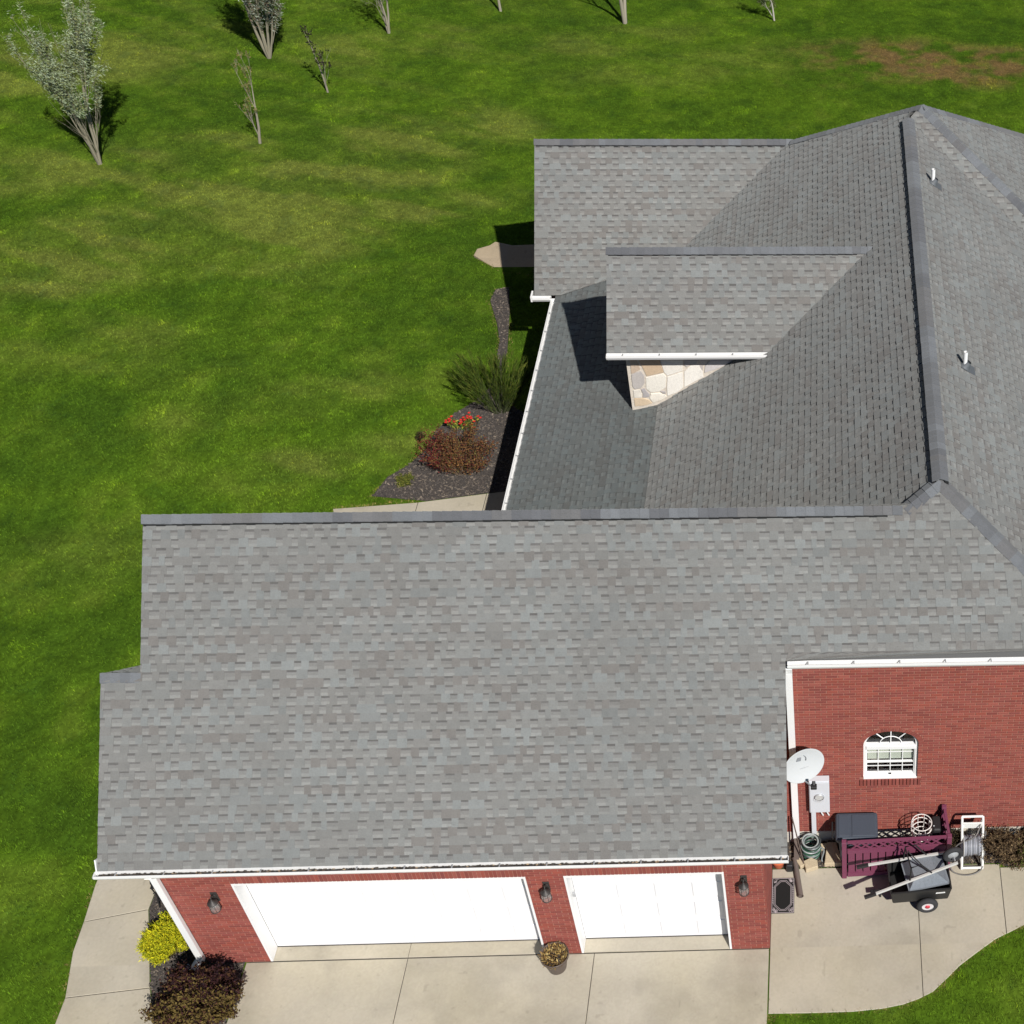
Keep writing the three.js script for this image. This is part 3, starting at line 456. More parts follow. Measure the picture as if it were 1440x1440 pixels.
obj('soffit', [span(XEL + 0.02, XER - 0.02, wallTop - 0.001, wallTop + 0.03, -0.2, ZE - 0.09), span(0.1, XR - 0.1, EAVE - 0.13, EAVE - 0.1, ZW - 0.1, ZE - L3 - 0.02), span(DX + 0.05, DE - 0.3, DEY - 0.07, DEY - 0.045, DW - 0.05, DEZ - 0.02), span(XE + 0.05, -5.2, YE - 0.07, YE - 0.05, -16.8, -8.2)], mat.soffit, house);
// stones on the dormer cheek, outlines read off the wall plane
{
  const w = part('stone_cheek', house), st = [
    ['154,96 214,96 232,150 244,176 196,204 166,214', [0.46, 0.35, 0.25]], ['228,100 404,98 440,204 296,236', [0.50, 0.37, 0.24]], ['166,222 204,204 250,192 276,226 280,290 250,336 196,346 176,320', [0.42, 0.38, 0.34]],
    ['410,98 604,98 600,190 470,232 440,200', [0.70, 0.65, 0.56]], ['288,246 440,212 462,240 458,330 404,366 330,372 290,340', [0.69, 0.64, 0.54]], ['470,240 602,198 606,330 552,372 470,400 466,330', [0.72, 0.67, 0.58]],
    ['616,100 734,98 712,136 660,142 634,160 612,140', [0.44, 0.40, 0.36]], ['740,98 822,98 780,142 742,128', [0.52, 0.46, 0.40]], ['832,98 1020,98 960,140 900,170 782,206 788,148', [0.50, 0.46, 0.43]], ['640,168 664,148 712,142 742,140 770,192 772,222 776,244 700,280 612,330 612,200', [0.72, 0.67, 0.58]],
    ['724,142 770,146 770,190 744,168', [0.45, 0.40, 0.36]], ['246,346 278,336 296,362 322,388 318,410 262,414 266,384', [0.36, 0.33, 0.31]], ['182,352 240,348 258,384 254,416 190,418', [0.66, 0.60, 0.50]], ['188,424 262,420 310,432 344,462 300,480 196,490', [0.54, 0.42, 0.28]], ['330,382 400,376 456,392 466,406 420,434 350,456 326,430 322,412', [0.70, 0.64, 0.53]], ['410,360 452,362 458,386 430,380', [0.38, 0.34, 0.31]]];
  const c = s => s.split(' ').map(t => { const [a, b] = t.split(',').map(Number), p = onZ(860 + a / 6, 490 + b / 6, DW); return [p.x, p.y]; });
  st.forEach(([s, col], i) => { const pg = c(s), cx = pg.reduce((a, p) => a + p[0], 0) / pg.length, cy = pg.reduce((a, p) => a + p[1], 0) / pg.length, sh = new THREE.Shape(pg.map(([x, y]) => new THREE.Vector2(cx + (x - cx) * 0.985, cy + (y - cy) * 0.985)));
    col = col.map((q, e) => q * [1.10, 1.13, 1.20][e]); const g = new THREE.ExtrudeGeometry(sh, { depth: 0.012 + 0.008 * hash(i, 3), bevelEnabled: true, bevelThickness: 0.008, bevelSize: 0.008, bevelOffset: -0.008, bevelSegments: 2 }); g.translate(0, 0, DW - 0.02);
    const n = g.attributes.position.count, ca = new Float32Array(n * 3); for (let k = 0; k < n; k++) { const q = 0.92 + 0.16 * noise(g.attributes.position.getX(k) * 9, g.attributes.position.getY(k) * 9, i); for (let e = 0; e < 3; e++) ca[k * 3 + e] = col[e] * q; } g.setAttribute('color', new THREE.BufferAttribute(ca, 3));
    obj('stone', g, mat.stone, w); });
}
// gutters: open troughs with hangers, fascia behind
function gutter(name, A, B, out, hangers = true, ends = [1, 1]) {      // out = horizontal direction away from the roof
  const d = B.clone().sub(A), len = d.length(), ax = d.clone().normalize(), g = part(name, house), gb = new GB();
  const prof = [[0, 0.0], [0, -0.11], [0.06, -0.11], [0.088, -0.045], [0.088, 0.0], [0.106, 0.0], [0.106, -0.05], [0.07, -0.122], [-0.012, -0.122], [-0.012, 0.0]];
  const p = (o, [a, b]) => o.clone().addScaledVector(out, a).add(V(0, b, 0));
  for (let i = 0; i < prof.length; i++) { const a = prof[i], b = prof[(i + 1) % prof.length]; gb.quad(p(A, a), p(A, b), p(B, b), p(B, a)); }
  for (const [o, on] of [[A, ends[0]], [B, ends[1]]]) if (on) { const s = o === A ? 1 : -1, o2 = o.clone().addScaledVector(ax, s * 0.01); const e = [[-0.01, 0], [-0.01, -0.12], [0.07, -0.12], [0.102, -0.05], [0.102, 0]]; for (const q of [o, o2]) for (let k = 1; k < 4; k++) gb.tri(p(q, e[0]), p(q, e[k]), p(q, e[k + 1])); gb.quad(p(o, e[0]), p(o2, e[0]), p(o2, e[4]), p(o, e[4])); }
  obj('gutter_trough', gb, mat.gutter, g);
  if (hangers) for (let s = 0.35; s < len; s += 0.78) { const c = A.clone().addScaledVector(ax, s); obj('gutter_hanger', bar(c.clone().addScaledVector(out, -0.005).add(V(0, -0.012, 0)), c.clone().addScaledVector(out, 0.096).add(V(0, -0.004, 0)), 0.022, 0.006), mat.galv, g); }
}
mat.leafLitter = M({ vertexColors: true, roughness: 1, side: THREE.DoubleSide });
mat.gutter = M({ color: lin(0.80, 0.80, 0.79), roughness: 0.4, side: THREE.DoubleSide });
const GY = HE + m * EB, GZ = ZE - EB;
{ const r = rng(71), gb = new GB(); for (let x = XEL + 0.02; x < XER - 0.06; x += 0.03) for (let k = 0; k < 3; k++) { const c = r() < 0.12 ? [0.30, 0.22, 0.14] : r() < 0.5 ? [0.035, 0.03, 0.026] : [0.07, 0.058, 0.048], p = V(x + 0.03 * r(), GY - 0.075 + 0.02 * r(), GZ + 0.015 + 0.065 * r()), a = r() * 6.28, d = V(Math.cos(a) * 0.03, 0.004, Math.sin(a) * 0.02), e = V(-Math.sin(a) * 0.022, 0.003, Math.cos(a) * 0.018); gb.quad(p.clone().sub(d), p.clone().sub(e), p.clone().add(d), p.clone().add(e), c); } stuff(obj('gutter_litter', gb, mat.leafLitter, house)); obj('gutter_silt', span(XEL, XER - 0.01, GY - 0.118, GY - 0.08, GZ + 0.008, GZ + 0.076), mat.deck, house); }
gutter('garage_gutter', V(XEL - 0.05, GY - 0.012, GZ + 0.006), V(XER + 0.02, GY - 0.012, GZ + 0.006), V(0, 0, 1));
gutter('tall_gutter', V(XER + 0.03, EAVE - 0.012, ZE - L3 + 0.006), V(XR + 0.1, EAVE - 0.012, ZE - L3 + 0.006), V(0, 0, 1));
gutter('porch_gutter', V(XE - 0.006, YE - 0.012, -8.15), V(XE - 0.006, YE - 0.012, WEZ + 0.02), V(-1, 0, 0));
gutter('wing_gutter', V(WX - 0.05, WEY - 0.012, WEZ + 0.006), V(-5.84, WEY - 0.012, WEZ + 0.006), V(0, 0, 1), false);
gutter('dormer_gutter', V(DX - 0.01, DEY - 0.012, DEZ + 0.006), V(DE + 0.04, DEY - 0.012, DEZ + 0.006), V(0, 0, 1));
{ // fascia and rake boards
  const rake = (x, y0, z0, y1, z1, s, name = 'rake_board') => { const gb = new GB(), a = V(x, y0 - 0.06, z0), b = V(x, y1 - 0.06, z1), h = V(0, -0.14, 0), t = V(s * 0.025, 0, 0), q = o => [o.clone(), o.clone().add(t), o.clone().add(t).add(h), o.clone().add(h)], A = q(a), B = q(b); for (let k = 0; k < 4; k++) gb.quad(A[k], A[(k + 1) % 4], B[(k + 1) % 4], B[k]); gb.quad(...A); gb.quad(...B.reverse()); obj(name, gb, mat.gutter, house); };
  rake(XEL + 0.004, GY, GZ, yB, zB, 1); rake(XEL + 0.004, HE, ZE - 2 * L1, yB, zB, 1); rake(XRL + 0.004, yB, zB, yG, zG, 1); rake(XER - 0.004, GY, GZ, EAVE, ZE - L3, -1); rake(WX + 0.004, WEY, WEZ, WY, WZ, 1); rake(DX + 0.004, DEY, DEZ, DY, DZ, 1); rake(DX + 0.004, DEY, 2 * DZ - DEZ, DY, DZ, 1); rake(WX + 0.004, WEY, 2 * WZ - WEZ, WY, WZ, 1);
  obj('fascia', [span(XEL + 0.03, XER - 0.03, GY - 0.16, GY - 0.05, GZ - 0.04, GZ - 0.012), span(XER + 0.03, XR, EAVE - 0.17, EAVE - 0.05, ZE - L3 - 0.04, ZE - L3 - 0.012), span(DX + 0.03, DE - 0.1, DEY - 0.16, DEY - 0.05, DEZ - 0.04, DEZ - 0.012)], mat.white, house);
  // eave return box under the left rake
  obj('eave_return', new THREE.ExtrudeGeometry(new THREE.Shape([[0, 0], [0.42, 0], [0.42, 0.1], [0.12, 0.32], [0, 0.1]].map(p => new THREE.Vector2(...p))), { depth: 0.02, bevelEnabled: false }).rotateY(Math.PI / 2).translate(XEL - 0.03, GY - 0.15, GZ + 0.02), mat.white, house);
  obj('wing_eave_return', span(WX - 0.09, WX - 0.05, WEY - 0.13, WEY + 0.02, WEZ - 0.18, WEZ + 0.1), mat.white, house);
}
function downspout(pts, w, d) { const a = []; for (let i = 0; i + 1 < pts.length; i++) a.push(bar(pts[i], pts[i + 1], w, d)); for (let i = 1; i + 1 < pts.length; i++) a.push(box(w + 0.004, w * 0.9, d + 0.004, pts[i].x, pts[i].y, pts[i].z, 0.006)); return a; }
{ const x = XWL - 0.045; obj('downspout', downspout([V(x, GY - 0.13, GZ + 0.05), V(x, GY - 0.26, 0.06), V(x, 0.28, 0.06), V(x - 0.12, 0.16, 0.2)], 0.115, 0.075), mat.white, house); }
{ const x = 0.475; obj('downspout', downspout([V(x, EAVE - 0.13, ZE - L3 + 0.05), V(x, EAVE - 0.28, ZW + 0.06), V(x, 0.18, ZW + 0.06)], 0.12, 0.075), mat.white, house); }
// plumbing vents on the right slope
for (const [u, w] of [[1312, 258], [1357, 516]]) {
  const p = hit(u, w, V(K, 1, 0), YM + K * XM), g = part('vent_pipe', house);
  obj('pipe', lathe([[0.032, -0.1], [0.04, -0.1], [0.042, 0.36], [0.036, 0.365], [0.034, 0.2]], 20).translate(p.x, p.y, p.z), mat.white, g);
  const fl = lathe([[0.045, 0.13], [0.055, 0.13], [0.075, 0.05], [0.11, 0.016], [0.11, 0.0]], 20); fl.rotateZ(-Math.atan(K)); fl.translate(p.x, p.y + 0.01, p.z); obj('pipe_boot', fl, mat.leadBoot, g);
  const pl = box(0.34, 0.004, 0.26, 0.06, 0.02, 0); pl.rotateZ(-Math.atan(K)); pl.translate(p.x, p.y, p.z); obj('flashing', pl, mat.leadBoot, g);
}
//@@PART2
// ------------------------------------------------------------------ planting beds
const mulchTex = tex(512, (u, v) => { const k = 0.35 + 0.9 * noise(u * 90, v * 90, 201, 90) * (0.6 + 0.4 * noise(u * 30, v * 60, 203, 30)), w = noise(u * 60, v * 60, 205, 60); return w > 0.86 ? [0.16, 0.135, 0.11] : [0.085 * k, 0.072 * k, 0.064 * k]; });
const mulchMat = M({ map: mulchTex, roughness: 1, bumpMap: brickB, bumpScale: 0.02 });
const chipMat = M({ vertexColors: false, roughness: 1 });
function bed(name, label, poly, chips, seed, palette) {              // soil sheet that follows the land, with loose chips on it
  const s = new THREE.Shape(poly.map(([x, z]) => new THREE.Vector2(x, z))), tri = THREE.ShapeUtils.triangulateShape(poly.map(([x, z]) => new THREE.Vector2(x, z)), []);
  const gb = new GB(), lift = 0.028, up = ([x, z]) => V(x, land(x, z) + lift, z);
  const sub = (a, b, c, d) => { if (d === 0) { let [p, q, r] = [up(a), up(b), up(c)]; const n = q.clone().sub(p).cross(r.clone().sub(p)); if (n.y < 0) [q, r] = [r, q]; gb.tri(p, q, r); } else { const e = (i, j) => [(i[0] + j[0]) / 2, (i[1] + j[1]) / 2], ab = e(a, b), bc = e(b, c), ca = e(c, a); sub(a, ab, ca, d - 1); sub(ab, b, bc, d - 1); sub(ca, bc, c, d - 1); sub(ab, bc, ca, d - 1); } };
  for (const t of tri) sub(poly[t[0]], poly[t[1]], poly[t[2]], 3);
  noGrass.push(poly); const o = tag(struct(obj(name, gb, mulchMat)), label, 'flower bed');
  const r = rng(seed), xs = poly.map(p => p[0]), zs = poly.map(p => p[1]), x0 = Math.min(...xs), x1 = Math.max(...xs), z0 = Math.min(...zs), z1 = Math.max(...zs);
  const im = new THREE.InstancedMesh(box(0.05, 0.008, 0.018), chipMat, chips), d = new THREE.Object3D(); let k = 0, tries = 0;
  while (k < chips && tries++ < chips * 20) { const x = mix(x0, x1, r()), z = mix(z0, z1, r()); if (!inside(poly, x, z)) continue; d.position.set(x, land(x, z) + lift + 0.006 + 0.01 * r(), z); d.rotation.set((r() - 0.5) * 0.9, r() * 6.3, (r() - 0.5) * 0.9); d.scale.setScalar(0.5 + r()); d.updateMatrix(); im.setMatrixAt(k, d.matrix); const c = palette[Math.floor(r() * palette.length)], q = 0.7 + 0.6 * r(); im.setColorAt(k, lin(c[0] * q, c[1] * q, c[2] * q)); k++; }
  im.count = k; im.name = numbered('mulch_chips'); im.castShadow = im.receiveShadow = true; scene.add(stuff(tag(im, label.replace(/bed.*/, 'bed') + ' mulch chips', 'mulch')));
  return o;
}
const L = (u, w) => { const p = onLand(u, w); return [p.x, p.z]; };
const DARKCHIP = [[0.085, 0.072, 0.064], [0.11, 0.09, 0.075], [0.05, 0.045, 0.042], [0.17, 0.14, 0.11]];
bed('back_flower_bed', 'dark mulch bed curving along the left side of the porch', [L(524, 699), L(545, 672), L(575, 655), L(600, 632), L(612, 608), L(640, 582), L(668, 566), L(690, 545), L(697, 515), L(703, 480), L(699, 455), L(690, 425), L(697, 408), L(716, 405), L(717, 440), L(714, 490), L(706, 530), L(706, 556), L(727, 576), [-5.32, -14.6], [-5.32, -12.82], [-6.7, -12.6], [-8.58, -12.26]], 4200, 301, DARKCHIP);
bed('corner_bed', 'dark mulch bed between the side walk and garage corner', [[-10.68, 1.14], [-11.165, -0.18], [-11.49, -1.15], [-11.49, -3.2], [-10.08, -3.2], [-10.08, 0.012], [-9.42, 0.012], [-9.42, 2.4], [-10.4, 3.2]], 3000, 302, DARKCHIP);
bed('wall_bed', 'narrow mulch strip under the tall red brick wall', [[0.02, -2.28], [7, -2.28], [7, -1.62], [4.5, -1.61], [4.4, -1.69], [0.02, -1.69]], 1400, 303, [[0.16, 0.12, 0.08], [0.09, 0.07, 0.05], [0.22, 0.18, 0.13]]);
{ // pale flat rock pad by the wing
  const q = [[667, 362], [672, 355], [690, 351], [698, 347], [722, 351], [752, 350], [755, 372], [744, 387], [729, 383], [711, 386], [693, 375]].map(p => onLand(...p)), c = q.reduce((a, p) => a.add(p), V(0, 0, 0)).divideScalar(q.length);
  const g = new THREE.ExtrudeGeometry(new THREE.Shape(q.map(p => new THREE.Vector2(p.x - c.x, -(p.z - c.z)))), { depth: 0.07, bevelEnabled: true, bevelSize: 0.02, bevelThickness: 0.02, bevelOffset: -0.02, bevelSegments: 2 }); g.rotateX(-Math.PI / 2); g.rotateX(0.1);
  const o = tag(obj('stone_pad', g, M({ map: concB.map, color: lin(0.85, 0.76, 0.66), roughness: 1, bumpMap: brickB, bumpScale: 0.01 })), 'flat tan flagstone pad at the wing corner', 'flagstone'); o.position.copy(c).add(V(0, -0.02, 0)); noGrass.push(q.map(p => [p.x, p.z]));
}

// ------------------------------------------------------------------ foliage helpers
function leafTri(gb, p, dir, side, len, wid, col) {           // a pointed leaf: two triangles
  const a = p.clone(), m1 = p.clone().addScaledVector(dir, len * 0.5), t = p.clone().addScaledVector(dir, len);
  gb.tri(a, m1.clone().addScaledVector(side, wid / 2), t, col); gb.tri(a, t, m1.clone().addScaledVector(side, -wid / 2), col);
}
const rdir = r => { const z = r() * 2 - 1, a = r() * 6.2832, s = Math.sqrt(1 - z * z); return V(s * Math.cos(a), z, s * Math.sin(a)); };
const perp = (d, r) => { const q = rdir(r).cross(d); return q.lengthSq() < 1e-6 ? V(1, 0, 0) : q.normalize(); };
const shade = (c, r, v = 0.3) => { const k = 1 - v / 2 + v * r(); return c.map(x => x * k); };
function shrub(name, label, pos, o) {      // stems that branch from the base, leaves along them, an uneven outline
  const r = rng(o.seed), g = thing(name, label, 'shrub', pos), st = new GB(), lf = new GB(), R = o.rx, H = o.h, RZ = o.rz ?? R;
  for (let i = 0; i < o.stems; i++) {
    const a = r() * 6.283, s = Math.sqrt(r()), out = V(Math.cos(a) * s * R, 0, Math.sin(a) * s * RZ), lump = 0.62 + 0.66 * noise(Math.cos(a) * 2 + 5, Math.sin(a) * 2 + s * 2, o.seed), top = H * Math.sqrt(Math.max(0.05, 1 - s * s * (o.flat ?? 0.85))) * lump * (0.85 + 0.3 * r());
    const b0 = out.clone().multiplyScalar(0.22), b1 = out.clone().multiplyScalar(0.62).setY(top * 0.55), b2 = out.clone().multiplyScalar(0.9 + 0.2 * r()).setY(top);
    const cv = new THREE.QuadraticBezierCurve3(b0, b1, b2), pts = cv.getPoints(5); st.tube(pts, pts.map((_, k) => o.stemR * (1 - k / 6)), 4, shade(o.stemCol, r), false);
    for (let k = 0; k < o.leaves; k++) {
      const t = (o.from ?? 0.25) + (1 - (o.from ?? 0.25)) * Math.sqrt(r()), p = cv.getPoint(t).addScaledVector(rdir(r), o.spread * r()), d = o.up ? cv.getTangent(t).multiplyScalar(o.up).add(rdir(r)).normalize() : rdir(r);
      const col = shade(o.cols[Math.floor(r() * o.cols.length)], r, 0.5);
      leafTri(lf, p, d, perp(d, r), o.len * (0.6 + 0.8 * r()), o.wid * (0.7 + 0.6 * r()), o.mixTop && r() < o.mixTop.k * (o.mixTop.where ? o.mixTop.where(p) : 1) ? shade(o.mixTop.col, r, 0.4) : col);
    }
  }
  obj('stems', st, mat.bark, g); obj('foliage', lf, mat.leaf, g); return g;
}
const at0 = (u, w, dy = 0) => { const p = onLand(u, w); p.y += dy; return p; };
// the garage corner
shrub('purple_shrub', 'large dark purple and olive leaved shrub at the garage corner', V(-9.79, 0, 1.02), { seed: 401, rx: 0.82, rz: 0.66, h: 1.05, stems: 210, leaves: 95, stemR: 0.008, stemCol: [0.08, 0.05, 0.04], spread: 0.11, len: 0.055, wid: 0.032, flat: 0.7, cols: [[0.030, 0.010, 0.012], [0.045, 0.016, 0.014], [0.020, 0.009, 0.012], [0.07, 0.035, 0.016]], mixTop: { k: 1, col: [0.12, 0.085, 0.025], where: p => sm(-0.35, 0.4, p.z) * 0.7 } });
shrub('golden_shrub', 'bright yellow thread leaved shrub beside the garage corner', V(-10.78, 0, -0.25), { seed: 402, rx: 0.40, rz: 0.46, h: 0.82, stems: 190, leaves: 110, stemR: 0.004, stemCol: [0.2, 0.16, 0.03], spread: 0.07, len: 0.06, wid: 0.013, up: 0.9, flat: 0.72, cols: [[0.54, 0.50, 0.014], [0.46, 0.45, 0.014], [0.62, 0.56, 0.025], [0.24, 0.29, 0.014], [0.36, 0.39, 0.014]] });
// the back bed
shrub('broom_shrub', 'dark green upright needle leaved shrub in the back bed', at0(704, 578), { seed: 403, rx: 1.05, rz: 0.7, h: 1.55, stems: 130, leaves: 44, stemR: 0.006, stemCol: [0.06, 0.08, 0.02], spread: 0.04, len: 0.22, wid: 0.010, up: 3.2, flat: 0.6, cols: [[0.045, 0.080, 0.008], [0.070, 0.110, 0.012], [0.032, 0.055, 0.008], [0.115, 0.135, 0.022]] });
shrub('russet_shrub', 'low wide shrub with russet and dark red leaves in the back bed', at0(652, 664), { seed: 404, rx: 0.98, rz: 0.7, h: 1.2, stems: 110, leaves: 60, stemR: 0.007, stemCol: [0.20, 0.14, 0.09], spread: 0.16, len: 0.055, wid: 0.026, flat: 0.6, cols: [[0.105, 0.042, 0.020], [0.15, 0.070, 0.026], [0.075, 0.018, 0.017], [0.19, 0.10, 0.035], [0.09, 0.045, 0.02], [0.11, 0.09, 0.03]], mixTop: { k: 0.9, col: [0.12, 0.020, 0.018], where: p => 0.7 * sm(0.0, -0.7, p.x) } });
{ // red flowers behind it
  const p = at0(655, 606), g = thing('red_flowers', 'clump of bright red and yellow flowers behind the russet shrub', 'flowers', p), r = rng(405), fl = new GB(), lf = new GB(), st = new GB();
  for (let i = 0; i < 30; i++) { const c = r() < 0.5 ? -0.22 : 0.22, q = V(c + (r() - 0.5) * 0.42, 0.22 + 0.28 * r(), (r() - 0.5) * 0.4); st.tube([V(q.x * 0.5, 0, q.z * 0.5), q], 0.005, 4, [0.05, 0.09, 0.02], false); for (let k = 0; k < 6; k++) { const d = V(Math.cos(k * 1.05), 0.5, Math.sin(k * 1.05)).normalize(); leafTri(fl, q, d, V(0, 1, 0).cross(d).normalize(), 0.05, 0.05, shade([0.45, 0.03, 0.022], r, 0.5)); } for (let k = 0; k < 7; k++) { const d = rdir(r); leafTri(lf, q.clone().multiplyScalar(0.5 + 0.4 * r()), d, perp(d, r), 0.09, 0.035, shade(r() < 0.4 ? [0.30, 0.26, 0.04] : [0.07, 0.12, 0.02], r, 0.4)); } }
  obj('stems', st, mat.bark, g); obj('petals', fl, mat.leaf, g); obj('foliage', lf, mat.leaf, g);
}
shrub('cushion_plant', 'small round yellow green cushion plant ringed by pale straw', at0(571, 680), { seed: 406, rx: 0.26, h: 0.2, stems: 50, leaves: 26, stemR: 0.004, stemCol: [0.15, 0.13, 0.06], spread: 0.04, len: 0.05, wid: 0.018, flat: 0.7, cols: [[0.10, 0.12, 0.02], [0.16, 0.16, 0.03], [0.06, 0.08, 0.015]], mixTop: { k: 0.6, col: [0.34, 0.28, 0.17], where: p => sm(0.18, 0.28, Math.hypot(p.x, p.z)) } });
shrub('weed_tuft', 'small dark weed tuft at the lawn edge of the back bed', at0(592, 618), { seed: 407, rx: 0.12, h: 0.22, stems: 14, leaves: 22, stemR: 0.003, stemCol: [0.06, 0.04, 0.03], spread: 0.04, len: 0.06, wid: 0.02, cols: [[0.06, 0.035, 0.015], [0.03, 0.03, 0.012]] });
// under the tall wall
shrub('brown_shrub', 'wide withered brown shrub against the tall brick wall', V(4.72, 0, -1.72), { seed: 408, rx: 0.85, rz: 0.46, h: 0.85, stems: 190, leaves: 56, stemR: 0.006, stemCol: [0.10, 0.065, 0.04], spread: 0.09, len: 0.065, wid: 0.018, up: 0.8, flat: 0.55, cols: [[0.10, 0.066, 0.036], [0.14, 0.095, 0.05], [0.065, 0.042, 0.025], [0.18, 0.125, 0.065]], mixTop: { k: 0.9, col: [0.10, 0.125, 0.022], where: p => sm(-0.1, 0.3, p.z) * sm(-0.2, 0.4, p.x) } });
shrub('stub_shrub', 'small withered shrub behind the white hose reel', V(3.56, 0, -1.98), { seed: 409, rx: 0.24, rz: 0.2, h: 0.6, stems: 50, leaves: 40, stemR: 0.005, stemCol: [0.10, 0.065, 0.04], spread: 0.07, len: 0.06, wid: 0.018, up: 0.8, cols: [[0.050, 0.036, 0.020], [0.075, 0.055, 0.028], [0.035, 0.03, 0.015]] });

// ------------------------------------------------------------------ trees
function tree(name, label, pos, o) {
  const r = rng(o.seed), g = thing(name, label, 'tree', pos, 0, o.group), wood = new GB(), crown = new GB(), lc = o.cols;
  const leafAt = (p, d0) => { for (let k = 0; k < o.perTip; k++) { const q = p.clone().addScaledVector(rdir(r), o.leafSpread * r()), d = o.wind ? V(...o.wind).add(rdir(r).multiplyScalar(0.8)).normalize() : d0.clone().multiplyScalar(0.6).add(rdir(r)).normalize(); leafTri(crown, q, d, perp(d, r), o.len * (0.6 + 0.8 * r()), o.wid * (0.7 + 0.6 * r()), shade(lc[Math.floor(r() * lc.length)], r, 0.5)); } };
  const grow = (p, d, len, rad, depth) => {
    const n = 4, pts = [p.clone()], rs = [rad]; let c = p.clone(), e = d.clone();
    for (let i = 1; i <= n; i++) { e.addScaledVector(rdir(r), o.wob).addScaledVector(V(0, 1, 0), o.lift).normalize(); c = c.clone().addScaledVector(e, len / n); pts.push(c); rs.push(rad * (1 - 0.42 * i / n)); }
    wood.tube(pts, rs, depth > 1 ? 7 : 4, shade(o.bark, r, 0.25), false);
    if (depth <= o.leafDepth && p.y > (o.minY ?? 0)) for (let i = 1; i <= n; i++) if (r() < o.leafP) leafAt(pts[i].clone().lerp(pts[i - 1], r()), e);
    if (depth > 0) { const kids = o.kids[depth - 1] ?? 3; for (let k = 0; k < kids; k++) { const t = k === 0 ? n : 1 + Math.floor(r() * n), a = perp(e, r), s = o.angle * (k === 0 ? 0.35 : 0.7 + 0.6 * r()), nd = e.clone().multiplyScalar(Math.cos(s)).addScaledVector(a, Math.sin(s)).normalize(); grow(pts[t], nd, len * o.ratio * (0.8 + 0.4 * r()), Math.max(0.004, rs[t] * (k === 0 ? 0.78 : 0.48)), depth - 1); } }
  };
  for (const [dir, len, rad] of o.trunks) grow(V(0, -0.1, 0), V(...dir).normalize(), len, rad, o.depth);
  obj('trunk', wood, mat.bark, g); if (crown.size) obj('crown', crown, mat.leaf, g); return g;
}
const SILVER = [[0.23, 0.28, 0.15], [0.29, 0.35, 0.21], [0.14, 0.18, 0.06], [0.31, 0.37, 0.24], [0.18, 0.19, 0.07]], BARK = [0.28, 0.255, 0.18];
const willow = { depth: 3, kids: [5, 4, 4], angle: 0.27, ratio: 0.70, wob: 0.06, lift: 0.06, bark: BARK, leafDepth: 1, minY: 1.95, leafP: 0.52, perTip: 26, leafSpread: 0.19, len: 0.11, wid: 0.024, cols: SILVER, wind: [1.0, 0.1, 0.35] };
tree('silver_willow', 'many stemmed tree with full silvery grey green crown', at0(141, 231), { ...willow, seed: 501, trunks: [[[-0.14, 1, 0.0], 2.1, 0.07], [[0.2, 1, 0.05], 2.0, 0.055], [[0.06, 1, -0.15], 2.1, 0.055], [[-0.04, 1, 0.2], 1.8, 0.045]] });
tree('silver_willow', 'many stemmed silvery tree with thick pale fan of trunks', at0(379, 82), { ...willow, seed: 502, minY: 1.1, leafDepth: 2, trunks: [[[-0.3, 1, 0.0], 2.2, 0.065], [[0.2, 1, 0.08], 2.2, 0.06], [[-0.05, 1, -0.2], 2.3, 0.06], [[0.42, 1, 0.0], 2.0, 0.045], [[0.02, 1, 0.25], 2.0, 0.045]], cols: [[0.22, 0.26, 0.18], [0.12, 0.15, 0.08], [0.33, 0.36, 0.30], [0.10, 0.11, 0.06], [0.17, 0.12, 0.08]] });
const bare = { depth: 4, kids: [2, 3, 3, 3], angle: 0.42, ratio: 0.62, wob: 0.10, lift: 0.04, bark: [0.31, 0.28, 0.21], leafDepth: 0, leafP: 0.3, perTip: 2, leafSpread: 0.08, len: 0.08, wid: 0.03, cols: [[0.14, 0.15, 0.05], [0.20, 0.16, 0.06]] };
tree('thin_tree', 'thin leaning sapling with a sparse twiggy top', at0(365, 202), { ...bare, seed: 523, angle: 0.34, leafP: 0.6, perTip: 4, trunks: [[[0.14, 1, 0], 1.35, 0.055]] });
tree('thin_tree', 'short sapling with a few dark leaves on bare twigs', at0(461, 130), { ...bare, seed: 514, depth: 3, trunks: [[[-0.1, 1, 0], 1.25, 0.04]], leafDepth: 1, leafP: 0.3, perTip: 5, cols: [[0.02, 0.022, 0.012], [0.03, 0.025, 0.015]], len: 0.1, wid: 0.06 });
tree('fork_tree', 'pale tree forking low into several bare upright stems', at0(547, 47), { ...bare, seed: 505, trunks: [[[-0.12, 1, 0], 1.6, 0.05], [[0.14, 1, 0], 1.6, 0.045], [[0.02, 1, -0.1], 1.7, 0.05]], cols: [[0.10, 0.13, 0.05]], leafP: 0.5, perTip: 4 });
tree('slim_tree', 'slim straight tree standing between the two forked trees', at0(704, 16), { ...bare, seed: 506, trunks: [[[-0.05, 1, 0], 2.0, 0.06]] });
tree('fork_tree', 'thick grey forked tree casting a branching shadow on the lawn', at0(879, 33), { ...bare, seed: 507, trunks: [[[-0.12, 1, 0], 2.2, 0.09], [[0.05, 1, -0.05], 2.4, 0.085]], kids: [3, 4, 4], cols: [[0.10, 0.12, 0.05]], leafP: 0.7, perTip: 5 });
tree('white_sapling', 'small white barked sapling with a dense leafy shadow', at0(1089, 29), { ...bare, seed: 508, bark: [0.50, 0.47, 0.40], trunks: [[[-0.04, 1, 0], 0.9, 0.045]], depth: 3, kids: [3, 4, 4], angle: 0.65, leafP: 0.9, perTip: 6, leafSpread: 0.14, cols: [[0.08, 0.11, 0.03], [0.11, 0.13, 0.04]] });

